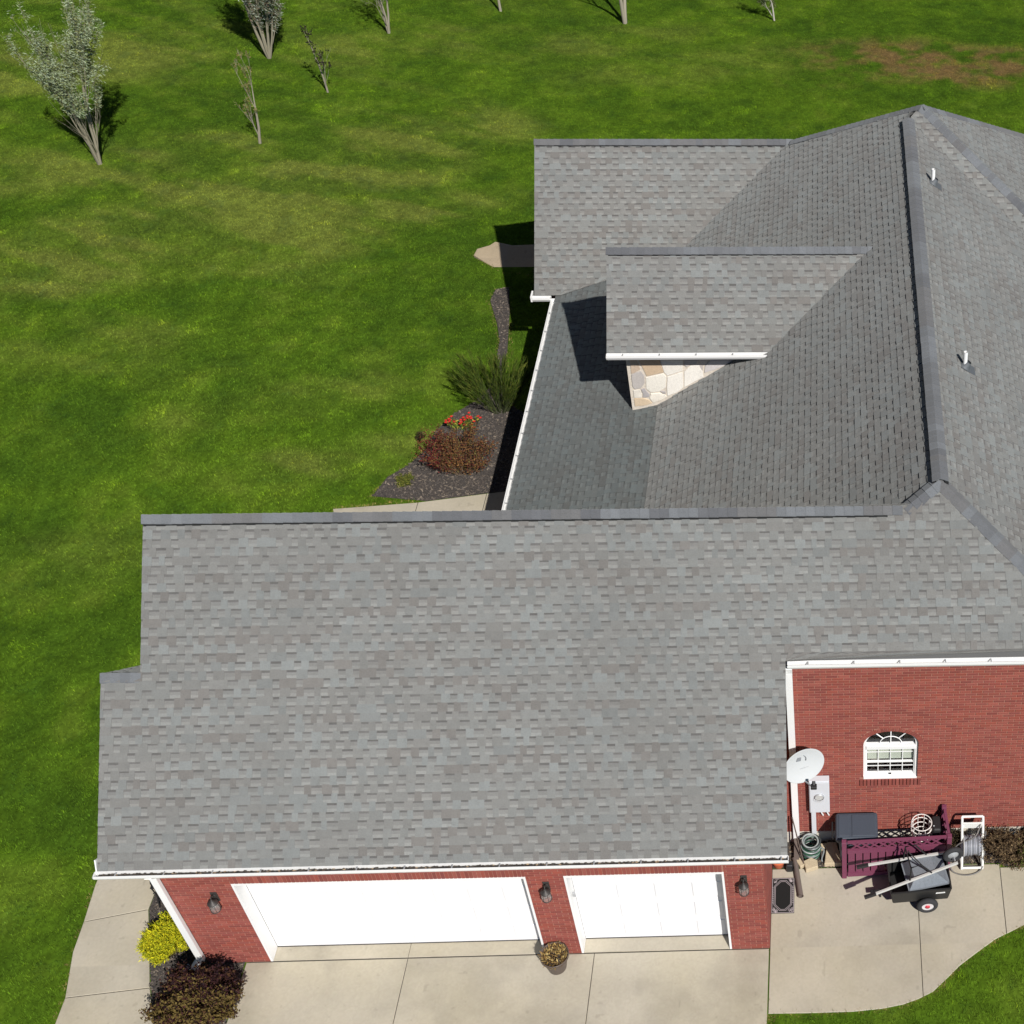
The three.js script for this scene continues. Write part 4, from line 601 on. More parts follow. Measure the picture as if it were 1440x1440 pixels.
// ------------------------------------------------------------------ wall lanterns
for (const [u, w, lb] of [[301, 1271, 'dark bronze wall lantern beside the double garage door, near the downspout'], [768, 1256, 'dark bronze wall lantern on the brick pier between the garage doors'], [1046, 1247, 'dark bronze wall lantern right of the single garage door']]) {
  const p = onZ(u, w, 0.12), t = thing('wall_lantern', lb, 'wall lamp', V(p.x, p.y, 0.002), 0, 'wall lanterns on the garage front');
  obj('back_plate', [box(0.11, 0.26, 0.02, 0, 0.05, 0.011, 0.008), box(0.07, 0.07, 0.03, 0, 0.1, 0.03, 0.01)], mat.bronze, t);
  obj('arm', curve([V(0, 0.1, 0.03), V(0, 0.17, 0.07), V(0, 0.19, 0.12), V(0, 0.14, 0.14)], 12, 0.011), mat.bronze, t);
  obj('hood', lathe([[0.006, 0.15], [0.02, 0.14], [0.03, 0.11], [0.085, 0.075], [0.088, 0.06], [0.08, 0.06]], 20).translate(0, 0, 0.14), mat.bronze, t);
  obj('glass_shade', lathe([[0.072, 0.06], [0.085, -0.06], [0.078, -0.14], [0.05, -0.17]], 20).translate(0, 0, 0.14), mat.lampGlass, t);
  obj('bulb', new THREE.SphereGeometry(0.028, 12, 10).translate(0, -0.03, 0.14), mat.white, t);
  const cg = []; for (let k = 0; k < 6; k++) { const a = k / 6 * 6.283, q = rr => V(Math.cos(a) * rr, 0, 0.14 + Math.sin(a) * rr); cg.push(rod([q(0.074).setY(0.06), q(0.088).setY(-0.06), q(0.08).setY(-0.14)], 0.004, 5)); } cg.push(new THREE.TorusGeometry(0.082, 0.006, 6, 24).rotateX(Math.PI / 2).translate(0, -0.14, 0.14)); obj('cage', cg, mat.bronze, t);
}
// ------------------------------------------------------------------ planter by the pier
{
  const p = onY(781, 1366), t = thing('planter_pot', 'brown tapered pot of dried straw coloured plants by the brick pier', 'planter', V(p.x + 0.03, 0.004, 0.27)); t.scale.setScalar(1.08);
  obj('pot', lathe([[0.0, 0.01], [0.13, 0], [0.15, 0.01], [0.215, 0.36], [0.24, 0.37], [0.24, 0.41], [0.22, 0.41], [0.205, 0.36]], 32), mat.brownMetal, t);
  obj('potting_soil', new THREE.CircleGeometry(0.207, 28).rotateX(-Math.PI / 2).translate(0, 0.36, 0), mulchMat, t);
  const r = rng(601), gb = new GB(); for (let i = 0; i < 420; i++) { const a = r() * 6.28, s = Math.sqrt(r()) * 0.2, q = V(Math.cos(a) * s, 0.36, Math.sin(a) * s), d = V(Math.cos(a) * s * 3, 0.6 + 0.5 * r(), Math.sin(a) * s * 3).add(rdir(r).multiplyScalar(0.7)).normalize(); leafTri(gb, q, d, perp(d, r), 0.06 + 0.08 * r(), 0.012 + 0.012 * r(), shade([[0.40, 0.27, 0.09], [0.26, 0.16, 0.06], [0.50, 0.38, 0.16], [0.13, 0.08, 0.035]][Math.floor(r() * 4)], r, 0.4)); } obj('dried_foliage', gb, mat.leaf, t);
}
// ------------------------------------------------------------------ left corner: black plant stand and white splash block
{
  const p = onY(221, 1283), t = thing('plant_stand', 'black metal plant stand tucked behind the golden shrub', 'plant stand', V(-11.12, 0.0, -1.35));
  for (const [x, z] of [[-0.14, -0.14], [0.14, -0.14], [0.14, 0.14], [-0.14, 0.14]]) obj('leg', rod([V(x * 1.3, 0, z * 1.3), V(x, 0.35, z), V(x * 1.1, 0.62, z * 1.1)], 0.014, 6), mat.black, t);
  for (const y of [0.2, 0.6]) obj('shelf', [box(0.36, 0.012, 0.04, 0, y, -0.14), box(0.36, 0.012, 0.04, 0, y, 0.14), box(0.04, 0.012, 0.24, -0.16, y, 0), box(0.04, 0.012, 0.24, 0.16, y, 0), box(0.03, 0.012, 0.24, 0, y, 0)], mat.black, t);
  obj('ring', new THREE.TorusGeometry(0.19, 0.012, 6, 24).rotateX(Math.PI / 2).translate(0, 0.68, 0), mat.black, t);
  const q = onY(262, 1374), b = thing('splash_block', 'white ribbed splash block on the mulch by the garage corner', 'splash block', V(-10.42, 0.0, 0.22), -0.35);
  obj('tray', [box(0.10, 0.03, 0.36, 0, 0.018, 0, 0.008)], mat.white, b); obj('rib', [box(0.018, 0.05, 0.36, -0.05, 0.03, 0, 0.005), box(0.018, 0.05, 0.36, 0.05, 0.03, 0, 0.005)], mat.white, b); obj('slot', [box(0.016, 0.012, 0.3, -0.015, 0.036, 0), box(0.016, 0.012, 0.3, 0.02, 0.036, 0)], mat.black, b);
}
// ------------------------------------------------------------------ against the tall wall: satellite dish, meter
{
  const c = onZ(1129, 1075, -1.85), t = thing('satellite_dish', 'pale grey satellite dish on the brick wall above the meter box', 'satellite dish', V(c.x, c.y, ZW));
  const dm = M({ color: lin(0.54, 0.56, 0.57), roughness: 0.5, side: THREE.DoubleSide }), R = 0.39;
  const face = V(0.40, 0.20, 0.90).normalize(), Q = new THREE.Quaternion().setFromUnitVectors(V(0, 0, 1), face), O = V(0, 0, -1.85 - ZW);
  const place = g => g.applyQuaternion(Q).translate(O.x, O.y, O.z), local = (x, y, z) => V(x, y, z).applyQuaternion(Q).add(O);
  const pr = []; for (let i = 0; i <= 12; i++) { const s = i / 12 * R; pr.push([s, 0.055 * (s / R) ** 2]); } pr.push([R + 0.006, 0.05], [R, 0.042]);
  const dish = lathe(pr, 48); dish.rotateX(Math.PI / 2); dish.scale(1.0, 0.95, 1); obj('reflector', place(dish), dm, t);
  const grey = M({ color: lin(0.22, 0.23, 0.25), roughness: 0.6 });   // printed emblem: a tilted panel, a swoosh and a faint line of lettering
  const flat = (pts, z) => { const g = new THREE.ShapeGeometry(new THREE.Shape(pts.map(p => new THREE.Vector2(...p)))); g.translate(0, 0, z); return g; };
  obj('emblem', place(join([flat([[-0.13, 0.13], [-0.04, 0.12], [-0.03, 0.20], [-0.10, 0.21]], 0.028), plain(rod(Array.from({ length: 9 }, (_, i) => V(-0.06 + 0.12 * Math.cos(-0.4 + i * 0.16), 0.14 + 0.11 * Math.sin(-0.4 + i * 0.16), 0.032)), 0.007, 5))])), grey, t);
  obj('lettering', place(join(Array.from({ length: 9 }, (_, i) => box(0.010, 0.014 + 0.008 * (i % 3), 0.002, -0.06 + i * 0.019, -0.08, 0.008)))), M({ color: lin(0.42, 0.43, 0.44) }), t);
  const foot = local(0.0, -0.36, 0.04), tip = local(0.02, -0.20, 0.42);
  obj('feed_arm', rod([foot, tip.clone().add(V(0, -0.04, 0))], 0.016), mat.galv, t);
  obj('feed_horn', [box(0.11, 0.08, 0.09, tip.x, tip.y, tip.z, 0.015), new THREE.CylinderGeometry(0.03, 0.035, 0.07, 14).rotateX(-0.9).translate(tip.x, tip.y + 0.04, tip.z - 0.05)], mat.blackPlastic, t);
  obj('mast', [curve([V(0.1, -0.38, 0.03), V(0.1, -0.36, 0.14), V(0.04, -0.2, 0.2), O.clone().addScaledVector(face, -0.05)], 14, 0.022, 8), box(0.12, 0.2, 0.02, 0.1, -0.38, 0.012, 0.004)], mat.galv, t);
}
{
  const a = onZ(1137, 1099, ZW + 0.14), b = onZ(1167, 1142, ZW + 0.14), t = thing('meter_box', 'pale grey electric meter box with round glass meter and conduit', 'meter box', V((a.x + b.x) / 2, 0, ZW + 0.006));
  const w = 0.38, y0 = b.y, y1 = a.y, cy = (y0 + y1) / 2, g = M({ color: lin(0.60, 0.62, 0.65), roughness: 0.5 });
  obj('cabinet', box(w, y1 - y0, 0.14, 0, cy, 0.07, 0.012), g, t); obj('cover', box(w - 0.03, (y1 - y0) * 0.94, 0.012, 0, cy, 0.146, 0.005), g, t);
  obj('meter', [lathe([[0.095, 0], [0.095, 0.02], [0.085, 0.03], [0.08, 0.032]], 28).rotateX(Math.PI / 2).translate(0, cy + 0.03, 0.15)], mat.galv, t);
  obj('meter_face', new THREE.CircleGeometry(0.082, 24).translate(0, cy + 0.03, 0.17), M({ color: lin(0.5, 0.5, 0.48) }), t);
  obj('meter_glass', lathe([[0.08, 0], [0.078, 0.06], [0.06, 0.075], [0.001, 0.08]], 28).rotateX(Math.PI / 2).translate(0, cy + 0.03, 0.173), mat.glass, t);
  obj('conduit', [box(0.09, y0 - 0.22, 0.08, -0.12, (y0 + 0.22) / 2, 0.06, 0.01)], g, t);
  for (const x of [0.02, 0.13]) obj('cable_pipe', curve([V(x, y0 + 0.01, 0.06), V(x + 0.01, y0 - 0.12, 0.05), V(x + 0.04, y0 - 0.24, 0.03)], 8, 0.016), mat.white, t);
}
// ------------------------------------------------------------------ around the downspout
{
  const t = thing('coiled_hose', 'bundled green and grey garden hose coil at the wall corner', 'hose', V(0.76, 0.02, -2.0)), r = rng(610), cols = [[0.03, 0.10, 0.06], [0.20, 0.22, 0.22], [0.05, 0.06, 0.06], [0.30, 0.33, 0.32], [0.02, 0.06, 0.04]];
  for (let i = 0; i < 14; i++) { const g = new THREE.TorusGeometry(0.14 + 0.05 * r(), 0.017, 7, 36); g.rotateX(Math.PI / 2 + (r() - 0.5) * 0.5); g.rotateY(r() * 6); g.translate((r() - 0.5) * 0.04, 0.05 + i * 0.029, (r() - 0.5) * 0.04); const c = cols[i % 5]; obj('hose_loop', g, M({ color: lin(...c), roughness: 0.35 }), t); }
  obj('hose_end', curve([V(0.16, 0.3, 0.05), V(0.24, 0.2, 0.06), V(0.2, 0.02, 0.18), V(0.3, 0.0, 0.24)], 14, 0.016), M({ color: lin(0.2, 0.22, 0.22), roughness: 0.4 }), t);
}
const block = M({ color: lin(0.52, 0.43, 0.29), map: fine, bumpMap: brickB, bumpScale: 0.004, roughness: 0.95 });
function edging(label, x, z, ty, pts, h) { const g = new THREE.ExtrudeGeometry(new THREE.Shape(pts.map(p => new THREE.Vector2(...p))), { depth: h - 0.02, bevelEnabled: true, bevelSize: 0.01, bevelThickness: 0.01, bevelOffset: -0.01, bevelSegments: 1 }); g.rotateX(-Math.PI / 2); const o = tag(obj('edging_block', g, block), label, 'paving block', 'tan blocks by the downspout'); o.position.set(x, 0.012, z); o.rotation.y = ty; return o; }
edging('tan wedge shaped block beside the dark storage bin', 1.17, -1.98, 0, [[-0.11, 0.2], [0.06, 0.2], [0.2, -0.28], [-0.16, -0.28]], 0.13);
edging('tan five sided block in front of the coiled hose', 0.76, -1.74, 0.25, [[-0.14, 0.07], [0.02, 0.11], [0.12, 0.02], [0.1, -0.12], [-0.14, -0.14]], 0.12);
edging('long tan block lying under the meter conduit', 1.02, -2.12, 0.05, [[-0.2, 0.06], [0.24, 0.06], [0.24, -0.05], [-0.2, -0.05]], 0.10);
edging('small tan broken block by the foot of the downspout', 0.55, -1.78, 0.6, [[-0.06, 0.1], [0.05, 0.08], [0.08, -0.12], [-0.07, -0.1]], 0.1);
{
  const t = thing('drain_pipe', 'brown metal downspout extension lying on the patio', 'drain pipe', V(0.5, 0.05, -1.45));
  const g = new THREE.CylinderGeometry(0.05, 0.05, 0.85, 20, 1, true).rotateX(Math.PI / 2); obj('pipe', g, M({ color: lin(0.15, 0.12, 0.105), roughness: 0.45, side: THREE.DoubleSide }), t); for (const z of [-0.42, 0.42]) obj('pipe_rim', new THREE.TorusGeometry(0.05, 0.006, 6, 24).translate(0, 0, z), mat.brownMetal, t); t.rotation.y = 0.15; t.position.y = 0.062;
  const p = thing('leader_pipe', 'brown elbow pipe below the white downspout', 'drain pipe', V(0.475, 0.02, -2.2)); obj('pipe', [bar(V(0, 0.2, -0.03), V(0, 0.14, 0.12), 0.1, 0.075), bar(V(0, 0.14, 0.12), V(0.0, 0.03, 0.42), 0.1, 0.075)], mat.brownMetal, p); obj('pipe_rim', bar(V(0, 0.034, 0.405), V(0, 0.024, 0.43), 0.112, 0.087), mat.brownMetal, p);
  const c = onY(1093, 1219), o = thing('orange_pot', 'small orange terracotta pot under the garage eave', 'flower pot', V(0.13, 0.014, -1.76)); obj('pot', lathe([[0, 0.0], [0.09, 0], [0.135, 0.2], [0.15, 0.2], [0.15, 0.25], [0.13, 0.25], [0.12, 0.2], [0.08, 0.03], [0, 0.03]], 28), mat.terracotta, o); obj('soil', new THREE.CircleGeometry(0.122, 20).rotateX(-Math.PI / 2).translate(0, 0.19, 0), mulchMat, o);
  const b = thing('black_jug', 'small black plastic jug beside the orange pot', 'jug', V(0.34, 0.004, -1.66)); obj('body', box(0.13, 0.22, 0.13, 0, 0.11, 0, 0.03), mat.blackPlastic, b); obj('neck', new THREE.CylinderGeometry(0.025, 0.03, 0.06, 14).translate(0, 0.25, 0), mat.blackPlastic, b);
  const s = thing('leaning_rake', 'thin rusty rod leaning in the corner by the downspout', 'rod', V(0.55, 0.0, -1.86)); obj('rod', rod([V(0.06, 0.11, 0.12), V(-0.14, 1.0, -0.3)], 0.013), mat.brownMetal, s); obj('tip', rod([V(0.06, 0.11, 0.12), V(0.10, 0.02, 0.16)], 0.018), mat.brownMetal, s);
}
{ // doormat with a printed border
  const cw = 132, ch = 226, cv = document.createElement('canvas'); cv.width = cw; cv.height = ch; const x = cv.getContext('2d');
  x.fillStyle = '#151413'; x.fillRect(0, 0, cw, ch); x.strokeStyle = '#b9aeb0'; x.lineWidth = 3; x.strokeRect(3, 3, cw - 6, ch - 6); x.lineWidth = 2.5;
  const oct = k => { x.beginPath(); const a = 14 + k, b = 44 + k * 0.4; x.moveTo(a, b + 8); x.lineTo(a + 34 - k * 0.3, 16 + k); x.lineTo(cw - a - 34 + k * 0.3, 16 + k); x.lineTo(cw - a, b + 8); x.lineTo(cw - a, ch - b - 8); x.lineTo(cw - a - 34 + k * 0.3, ch - 16 - k); x.lineTo(a + 34 - k * 0.3, ch - 16 - k); x.lineTo(a, ch - b - 8); x.closePath(); x.stroke(); }; oct(0); oct(7);
  const r = rng(620); x.lineWidth = 2; for (const [sx, sy] of [[1, 1], [-1, 1], [1, -1], [-1, -1]]) for (let k = 0; k < 20; k++) { const ax = 7 + 32 * r(), ay = 7 + 36 * r(); if (ax + ay > 50) continue; x.beginPath(); x.arc(sx > 0 ? ax : cw - ax, sy > 0 ? ay : ch - ay, 3 + 3 * r(), r() * 6, r() * 6 + 4); x.stroke(); }
  for (let y = 60; y < ch - 55; y += 14) { for (const q of [9, cw - 9]) { x.beginPath(); x.arc(q, y, 4, 0, 4.2); x.stroke(); } }
  const mt = new THREE.CanvasTexture(cv); mt.colorSpace = THREE.SRGBColorSpace; const t = thing('door_mat', 'black doormat with white scrolled border on the patio', 'doormat', V(0.225, 0.002, -1.09));
  obj('mat_base', box(0.43, 0.012, 0.76, 0, 0.008, 0, 0.004), mat.blackPlastic, t); obj('mat_print', new THREE.PlaneGeometry(0.425, 0.755).rotateX(-Math.PI / 2).translate(0, 0.0165, 0), M({ map: mt, roughness: 1 }), t);
}
// ------------------------------------------------------------------ storage bin, maroon screen fence
{
  const t = thing('storage_bin', 'dark slate plastic bin with domed lid behind the maroon fence', 'bin', V(1.63, 0.0, -1.93)), g = new RoundedBoxGeometry(0.70, 0.82, 0.48, 3, 0.05), p = g.attributes.position; for (let i = 0; i < p.count; i++) { const k = 0.86 + 0.14 * (p.getY(i) / 0.82 + 0.5); p.setX(i, p.getX(i) * k); p.setZ(i, p.getZ(i) * k); } g.computeVertexNormals(); g.translate(0, 0.45, 0); obj('body', g, mat.slate, t);
  obj('lid', [box(0.80, 0.14, 0.62, 0, 0.95, 0, 0.055)], mat.slate, t); obj('lid_panel', [box(0.44, 0.02, 0.48, 0.13, 1.022, 0, 0.008), box(0.20, 0.02, 0.48, -0.24, 1.022, 0, 0.008)], mat.slate, t); obj('handle', rod([V(-0.42, 0.86, -0.18), V(-0.46, 0.88, -0.18), V(-0.46, 0.88, 0.18), V(-0.42, 0.86, 0.18)], 0.016), mat.black, t);
  for (const x of [-0.2, 0.2]) obj('wheel', new THREE.CylinderGeometry(0.09, 0.09, 0.06, 20).rotateZ(Math.PI / 2).translate(x * 1.3, 0.10, 0.24), mat.tyre, t);
}
{
  const A = V(1.39, 0.012, -1.47), B = V(3.36, 0.012, -1.55), C = V(3.30, 0.012, -2.27), H = 1.16, f = thing('maroon_fence', 'maroon L shaped screen fence with lattice top beside the brick wall', 'fence', A);
  const rel = p => p.clone().sub(A), panel = (P, Q, dense) => {
    const d = Q.clone().sub(P), len = d.length(), u = d.clone().normalize(), n = V(0, 1, 0).cross(u), pt = (s, y, o = 0) => P.clone().addScaledVector(u, s).addScaledVector(n, o).setY(y);
    obj('rail', bar(pt(0.04, H - 0.03), pt(len - 0.04, H - 0.03), 0.05, 0.04), mat.maroon, f); obj('rail', bar(pt(0.04, 0.84), pt(len - 0.04, 0.84), 0.05, 0.10), mat.maroon, f); obj('rail', bar(pt(0.04, 0.08), pt(len - 0.04, 0.08), 0.05, 0.11), mat.maroon, f);
    const w = 0.125, N = Math.floor((len - 0.09) / (w + 0.010)); const pw = (len - 0.09) / N - 0.022; for (let i = 0; i < N; i++) { const s = 0.045 + (i + 0.5) * (len - 0.09) / N; obj('plank', bar(pt(s, 0.14, 0.004 * (i % 2)), pt(s, 0.785, 0.004 * (i % 2)), pw, 0.02), mat.maroon, f); }
    const y0 = 0.88, y1 = H - 0.03, st = 0.165, yaw = Math.atan2(-u.z, u.x), ln = (y1 - y0) * 1.414, strip = (sgn, o) => { const g = box(ln, 0.036, 0.012); g.rotateZ(sgn * Math.PI / 4); g.rotateY(yaw); return s => { const c = pt(s + (y1 - y0) / 2, (y0 + y1) / 2, o); return g.clone().translate(c.x, c.y, c.z); }; }, sa = strip(1, 0.010), sb = strip(-1, -0.004); for (let s = 0.1; s < len - 0.3; s += st) { obj('lattice_strip', sa(s), mat.maroon, f); obj('lattice_strip', sb(s), mat.maroon, f); }
  };
  panel(rel(A).add(V(0.02, 0, 0)), rel(B)); panel(rel(B), rel(C));
  for (const P of [rel(A), rel(B), rel(C).add(V(0, 0, 0.06))]) obj('post', box(0.09, H + 0.01, 0.09, P.x, (H + 0.01) / 2, P.z, 0.008), mat.maroon, f);
}
{ // white wire basket stand
  const t = thing('wire_basket', 'white wire plant basket standing inside the maroon fence', 'wire basket', V(2.86, 0.03, -1.92)), w = M({ color: lin(0.74, 0.70, 0.66), roughness: 0.5 }), rg = (y, r2) => new THREE.TorusGeometry(r2, 0.010, 6, 28).rotateX(Math.PI / 2).translate(0, y, 0);
  obj('hoop', [rg(1.05, 0.19), rg(0.93, 0.20), rg(0.8, 0.19), rg(0.68, 0.17), rg(0.5, 0.13)], w, t); const s = []; for (let k = 0; k < 10; k++) { const a = k / 10 * 6.283, c = Math.cos(a), z = Math.sin(a); s.push(rod([V(c * 0.14, 0, z * 0.14), V(c * 0.12, 0.45, z * 0.12), V(c * 0.19, 0.8, z * 0.19), V(c * 0.19, 1.05, z * 0.19)], 0.007, 5)); } obj('wire', s, w, t);
  const g = thing('black_cover', 'black folded grill cover standing against the fence return', 'cover', V(3.12, 0.03, -1.95)); const b = new RoundedBoxGeometry(0.22, 1.0, 0.46, 4, 0.06), p = b.attributes.position, r = rng(640); for (let i = 0; i < p.count; i++) { const y = p.getY(i), k = 0.75 + 0.25 * (0.5 - y); p.setX(i, p.getX(i) * k + 0.03 * noise(y * 6, p.getZ(i) * 6, 5)); p.setZ(i, p.getZ(i) * k); } b.computeVertexNormals(); b.translate(0, 0.5, 0); obj('cloth', b, mat.black, g); obj('clasp', [box(0.03, 0.1, 0.02, -0.03, 0.97, 0.08, 0.006), box(0.03, 0.03, 0.02, -0.06, 0.85, 0.15, 0.006)], mat.galv, g);
}
// ------------------------------------------------------------------ hose reel
{
  const t = thing('hose_reel', 'white framed hose reel cart wound with grey hose', 'hose reel', V(3.84, 0.012, -1.88)), w = M({ color: lin(0.74, 0.74, 0.70), roughness: 0.5 }), hx = 0.2;
  for (const s of [-1, 1]) obj('side_frame', [rod([V(s * hx, 0.03, 0.32), V(s * hx, 0.2, 0.3), V(s * hx, 0.98, -0.16), V(s * hx, 1.0, -0.2)], 0.026), rod([V(s * hx, 0.03, 0.32), V(s * hx, 0.03, -0.28), V(s * hx, 0.62, 0.04)], 0.022)], w, t);
  obj('handle_bar', rod([V(-hx, 1.0, -0.2), V(hx, 1.0, -0.2)], 0.026), w, t); obj('cross_bar', [rod([V(-hx, 0.06, 0.32), V(hx, 0.06, 0.32)], 0.026), box(0.38, 0.16, 0.03, 0, 0.86, -0.10, 0.008)], w, t);
  const r = rng(650); for (let i = 0; i < 11; i++) { const g = new THREE.TorusGeometry(0.17 + 0.025 * r(), 0.017, 7, 40).rotateY(Math.PI / 2).translate(-0.15 + i * 0.03, 0.46, 0.08); obj('hose_loop', g, M({ color: lin(...[[0.26, 0.27, 0.30], [0.34, 0.35, 0.38], [0.18, 0.19, 0.21]][i % 3]), roughness: 0.4 }), t); }
  for (const s of [-1, 1]) obj('drum_flange', lathe([[0.02, -0.006], [0.22, -0.006], [0.225, 0], [0.22, 0.006], [0.02, 0.006]], 32).rotateZ(Math.PI / 2).translate(s * 0.172, 0.46, 0.08), w, t);
  obj('axle', rod([V(-0.24, 0.46, 0.08), V(0.24, 0.46, 0.08)], 0.018), mat.galv, t); obj('loose_hose', curve([V(0.18, 0.95, -0.18), V(0.05, 0.8, 0.1), V(-0.28, 0.55, 0.12), V(-0.42, 0.2, 0.16), V(-0.38, 0.03, 0.36), V(-0.1, 0.025, 0.46), V(0.16, 0.03, 0.36), V(0.22, 0.3, 0.26), V(0.25, 0.8, 0.0)], 60, 0.014), M({ color: lin(0.16, 0.15, 0.14), roughness: 0.5 }), t);
}
// ------------------------------------------------------------------ dump cart with an upturned wheelbarrow in it
{
  const t = thing('garden_cart', 'black steel garden dump cart with silver and red hub wheels', 'garden cart', V(2.78, 0.004, -1.09), 0.07), W = 1.08, D = 0.70, y0 = 0.24, y1 = 0.62, fl = 0.03, wall = (pts) => { const gb = new GB(), n = pts[1].clone().sub(pts[0]).cross(pts[2].clone().sub(pts[0])).normalize().multiplyScalar(0.012), q = pts.map(p => p.clone().add(n)); gb.quad(...pts); gb.quad(...q.slice().reverse()); for (let k = 0; k < 4; k++) gb.quad(pts[k], q[k], q[(k + 1) % 4], pts[(k + 1) % 4]); return gb.geo(); };
  const a = W / 2 - 0.03, b = W / 2 + 0.02, c = D / 2 - 0.03, e = D / 2 + 0.02, steel = M({ color: lin(0.016, 0.016, 0.016), roughness: 0.5, side: THREE.DoubleSide });
  obj('tub_floor', box(2 * a, 0.014, 2 * c, 0, y0, 0), steel, t);
  obj('tub_side', wall([V(-a, y0, c), V(a, y0, c), V(b, y1, e), V(-b, y1, e)]), steel, t); obj('tub_side', wall([V(a, y0, -c), V(-a, y0, -c), V(-b, y1, -e), V(b, y1, -e)]), steel, t); obj('tub_end', wall([V(a, y0, c), V(a, y0, -c), V(b, y1, -e), V(b, y1, e)]), steel, t); obj('tub_end', wall([V(-a, y0, -c), V(-a, y0, c), V(-b, y1, e), V(-b, y1, -e)]), steel, t);
  obj('rim', [bar(V(-b, y1, e), V(b, y1, e), 0.03), bar(V(-b, y1, -e), V(b, y1, -e), 0.03), bar(V(b, y1, -e), V(b, y1, e), 0.03), bar(V(-b, y1, -e), V(-b, y1, e), 0.03)], steel, t);
  const cv = document.createElement('canvas'); cv.width = 128; cv.height = 32; const x = cv.getContext('2d'); x.fillStyle = '#111'; x.fillRect(0, 0, 128, 32); x.fillStyle = '#e8e8e4'; x.beginPath(); x.moveTo(14, 4); x.lineTo(124, 4); x.lineTo(124, 26); x.lineTo(4, 28); x.fill(); x.fillStyle = '#777'; for (let i = 0; i < 7; i++) x.fillRect(26 + i * 13, 11, 8, 8); const ct = new THREE.CanvasTexture(cv); ct.colorSpace = THREE.SRGBColorSpace;
  const dc = new THREE.PlaneGeometry(0.19, 0.045); dc.rotateX(-Math.atan((e - c) / (y1 - y0))); dc.translate(0.36, 0.52, c + (e - c) * (0.52 - y0) / (y1 - y0) + 0.018); obj('decal', dc, M({ map: ct, roughness: 0.5 }), t);
  for (const s of [-1, 1]) { const w = part('wheel', t), z = s * (D / 2 + 0.07); obj('tyre', new THREE.TorusGeometry(0.15, 0.055, 12, 32).translate(0.12, 0.205, z), mat.tyre, w); obj('rim', lathe([[0.0, -0.03], [0.10, -0.03], [0.115, -0.045], [0.115, 0.045], [0.10, 0.03], [0.0, 0.03]], 28).rotateX(Math.PI / 2).translate(0.12, 0.205, z), M({ color: lin(0.62, 0.6, 0.6), roughness: 0.4 }), w); obj('hub', lathe([[0, 0.05], [0.045, 0.045], [0.05, 0], [0.045, -0.045], [0, -0.05]], 20).rotateX(Math.PI / 2).translate(0.12, 0.205, z), M({ color: lin(0.5, 0.04, 0.06), roughness: 0.4 }), w); }
  obj('axle', [rod([V(0.12, 0.205, -D / 2 - 0.06), V(0.12, 0.205, D / 2 + 0.06)], 0.016)], mat.black, t); obj('drawbar', [bar(V(-0.3, 0.22, 0), V(-0.84, 0.18, 0.02), 0.05, 0.04), box(0.1, 0.03, 0.10, -0.86, 0.17, 0.02, 0.008), bar(V(-0.72, 0.17, 0.02), V(-0.72, 0.005, 0.02), 0.03)], mat.black, t);
}
{
  const t = thing('wheelbarrow', 'upturned grey wheelbarrow with pale handles lying in the black cart', 'wheelbarrow', V(2.86, 0.60, -1.10), 0.20), gm = M({ color: lin(0.20, 0.22, 0.245), map: fine, roughness: 0.5, side: THREE.DoubleSide });
  { const gb = new GB(), lo = [V(-0.34, 0.02, 0.30), V(0.42, 0.02, 0.30), V(0.42, 0.02, -0.30), V(-0.34, 0.02, -0.30)], hi = [V(-0.22, 0.24, 0.20), V(0.18, 0.30, 0.20), V(0.18, 0.30, -0.20), V(-0.22, 0.24, -0.20)]; for (let k = 0; k < 4; k++) gb.quad(lo[k], lo[(k + 1) % 4], hi[(k + 1) % 4], hi[k]); gb.quad(...hi); obj('tray', gb, gm, t); obj('tray_lip', lo.map((p, k) => bar(p, lo[(k + 1) % 4], 0.03)), gm, t); }
  for (const s of [-1, 1]) { const z0 = s * 0.30, z1 = s * 0.13; obj('handle', bar(V(-0.98, 0.18, z0 * 1.05), V(0.62, 0.36, z1), 0.036, 0.045), mat.handle, t); obj('grip', bar(V(-1.2, 0.155, z0 * 1.1), V(-0.98, 0.18, z0 * 1.05), 0.055, 0.06), mat.blackPlastic, t);
    obj('leg', [rod([V(-0.32, 0.28, s * 0.24), V(-0.30, 0.66, s * 0.23), V(-0.12, 0.68, s * 0.22), V(0.10, 0.32, s * 0.2)], 0.016)], mat.black, t); }
  obj('leg_brace', [rod([V(-0.30, 0.62, -0.23), V(-0.30, 0.62, 0.23)], 0.013), rod([V(-0.25, 0.5, -0.23), V(0.05, 0.34, 0.19)], 0.012)], mat.black, t);
  const w = part('wheel', t); obj('tyre', new THREE.TorusGeometry(0.15, 0.05, 12, 32).translate(0.56, 0.46, 0), mat.tyre, w); obj('hub', lathe([[0, 0.05], [0.03, 0.045], [0.1, 0.02], [0.11, 0], [0.1, -0.02], [0.03, -0.045], [0, -0.05]], 22).rotateX(Math.PI / 2).translate(0.56, 0.46, 0), mat.galv, w); obj('axle', rod([V(0.56, 0.46, -0.14), V(0.56, 0.46, 0.14)], 0.014), mat.galv, t);
}
// a crawl space vent in the foundation
obj('foundation_vent', [span(4.84, 5.2, 0.06, 0.3, ZW + 0.013, ZW + 0.03, 0.004), ...[0, 1, 2, 3].map(i => span(4.87, 5.17, 0.10 + i * 0.045, 0.125 + i * 0.045, ZW + 0.028, ZW + 0.04))], mat.black, house);

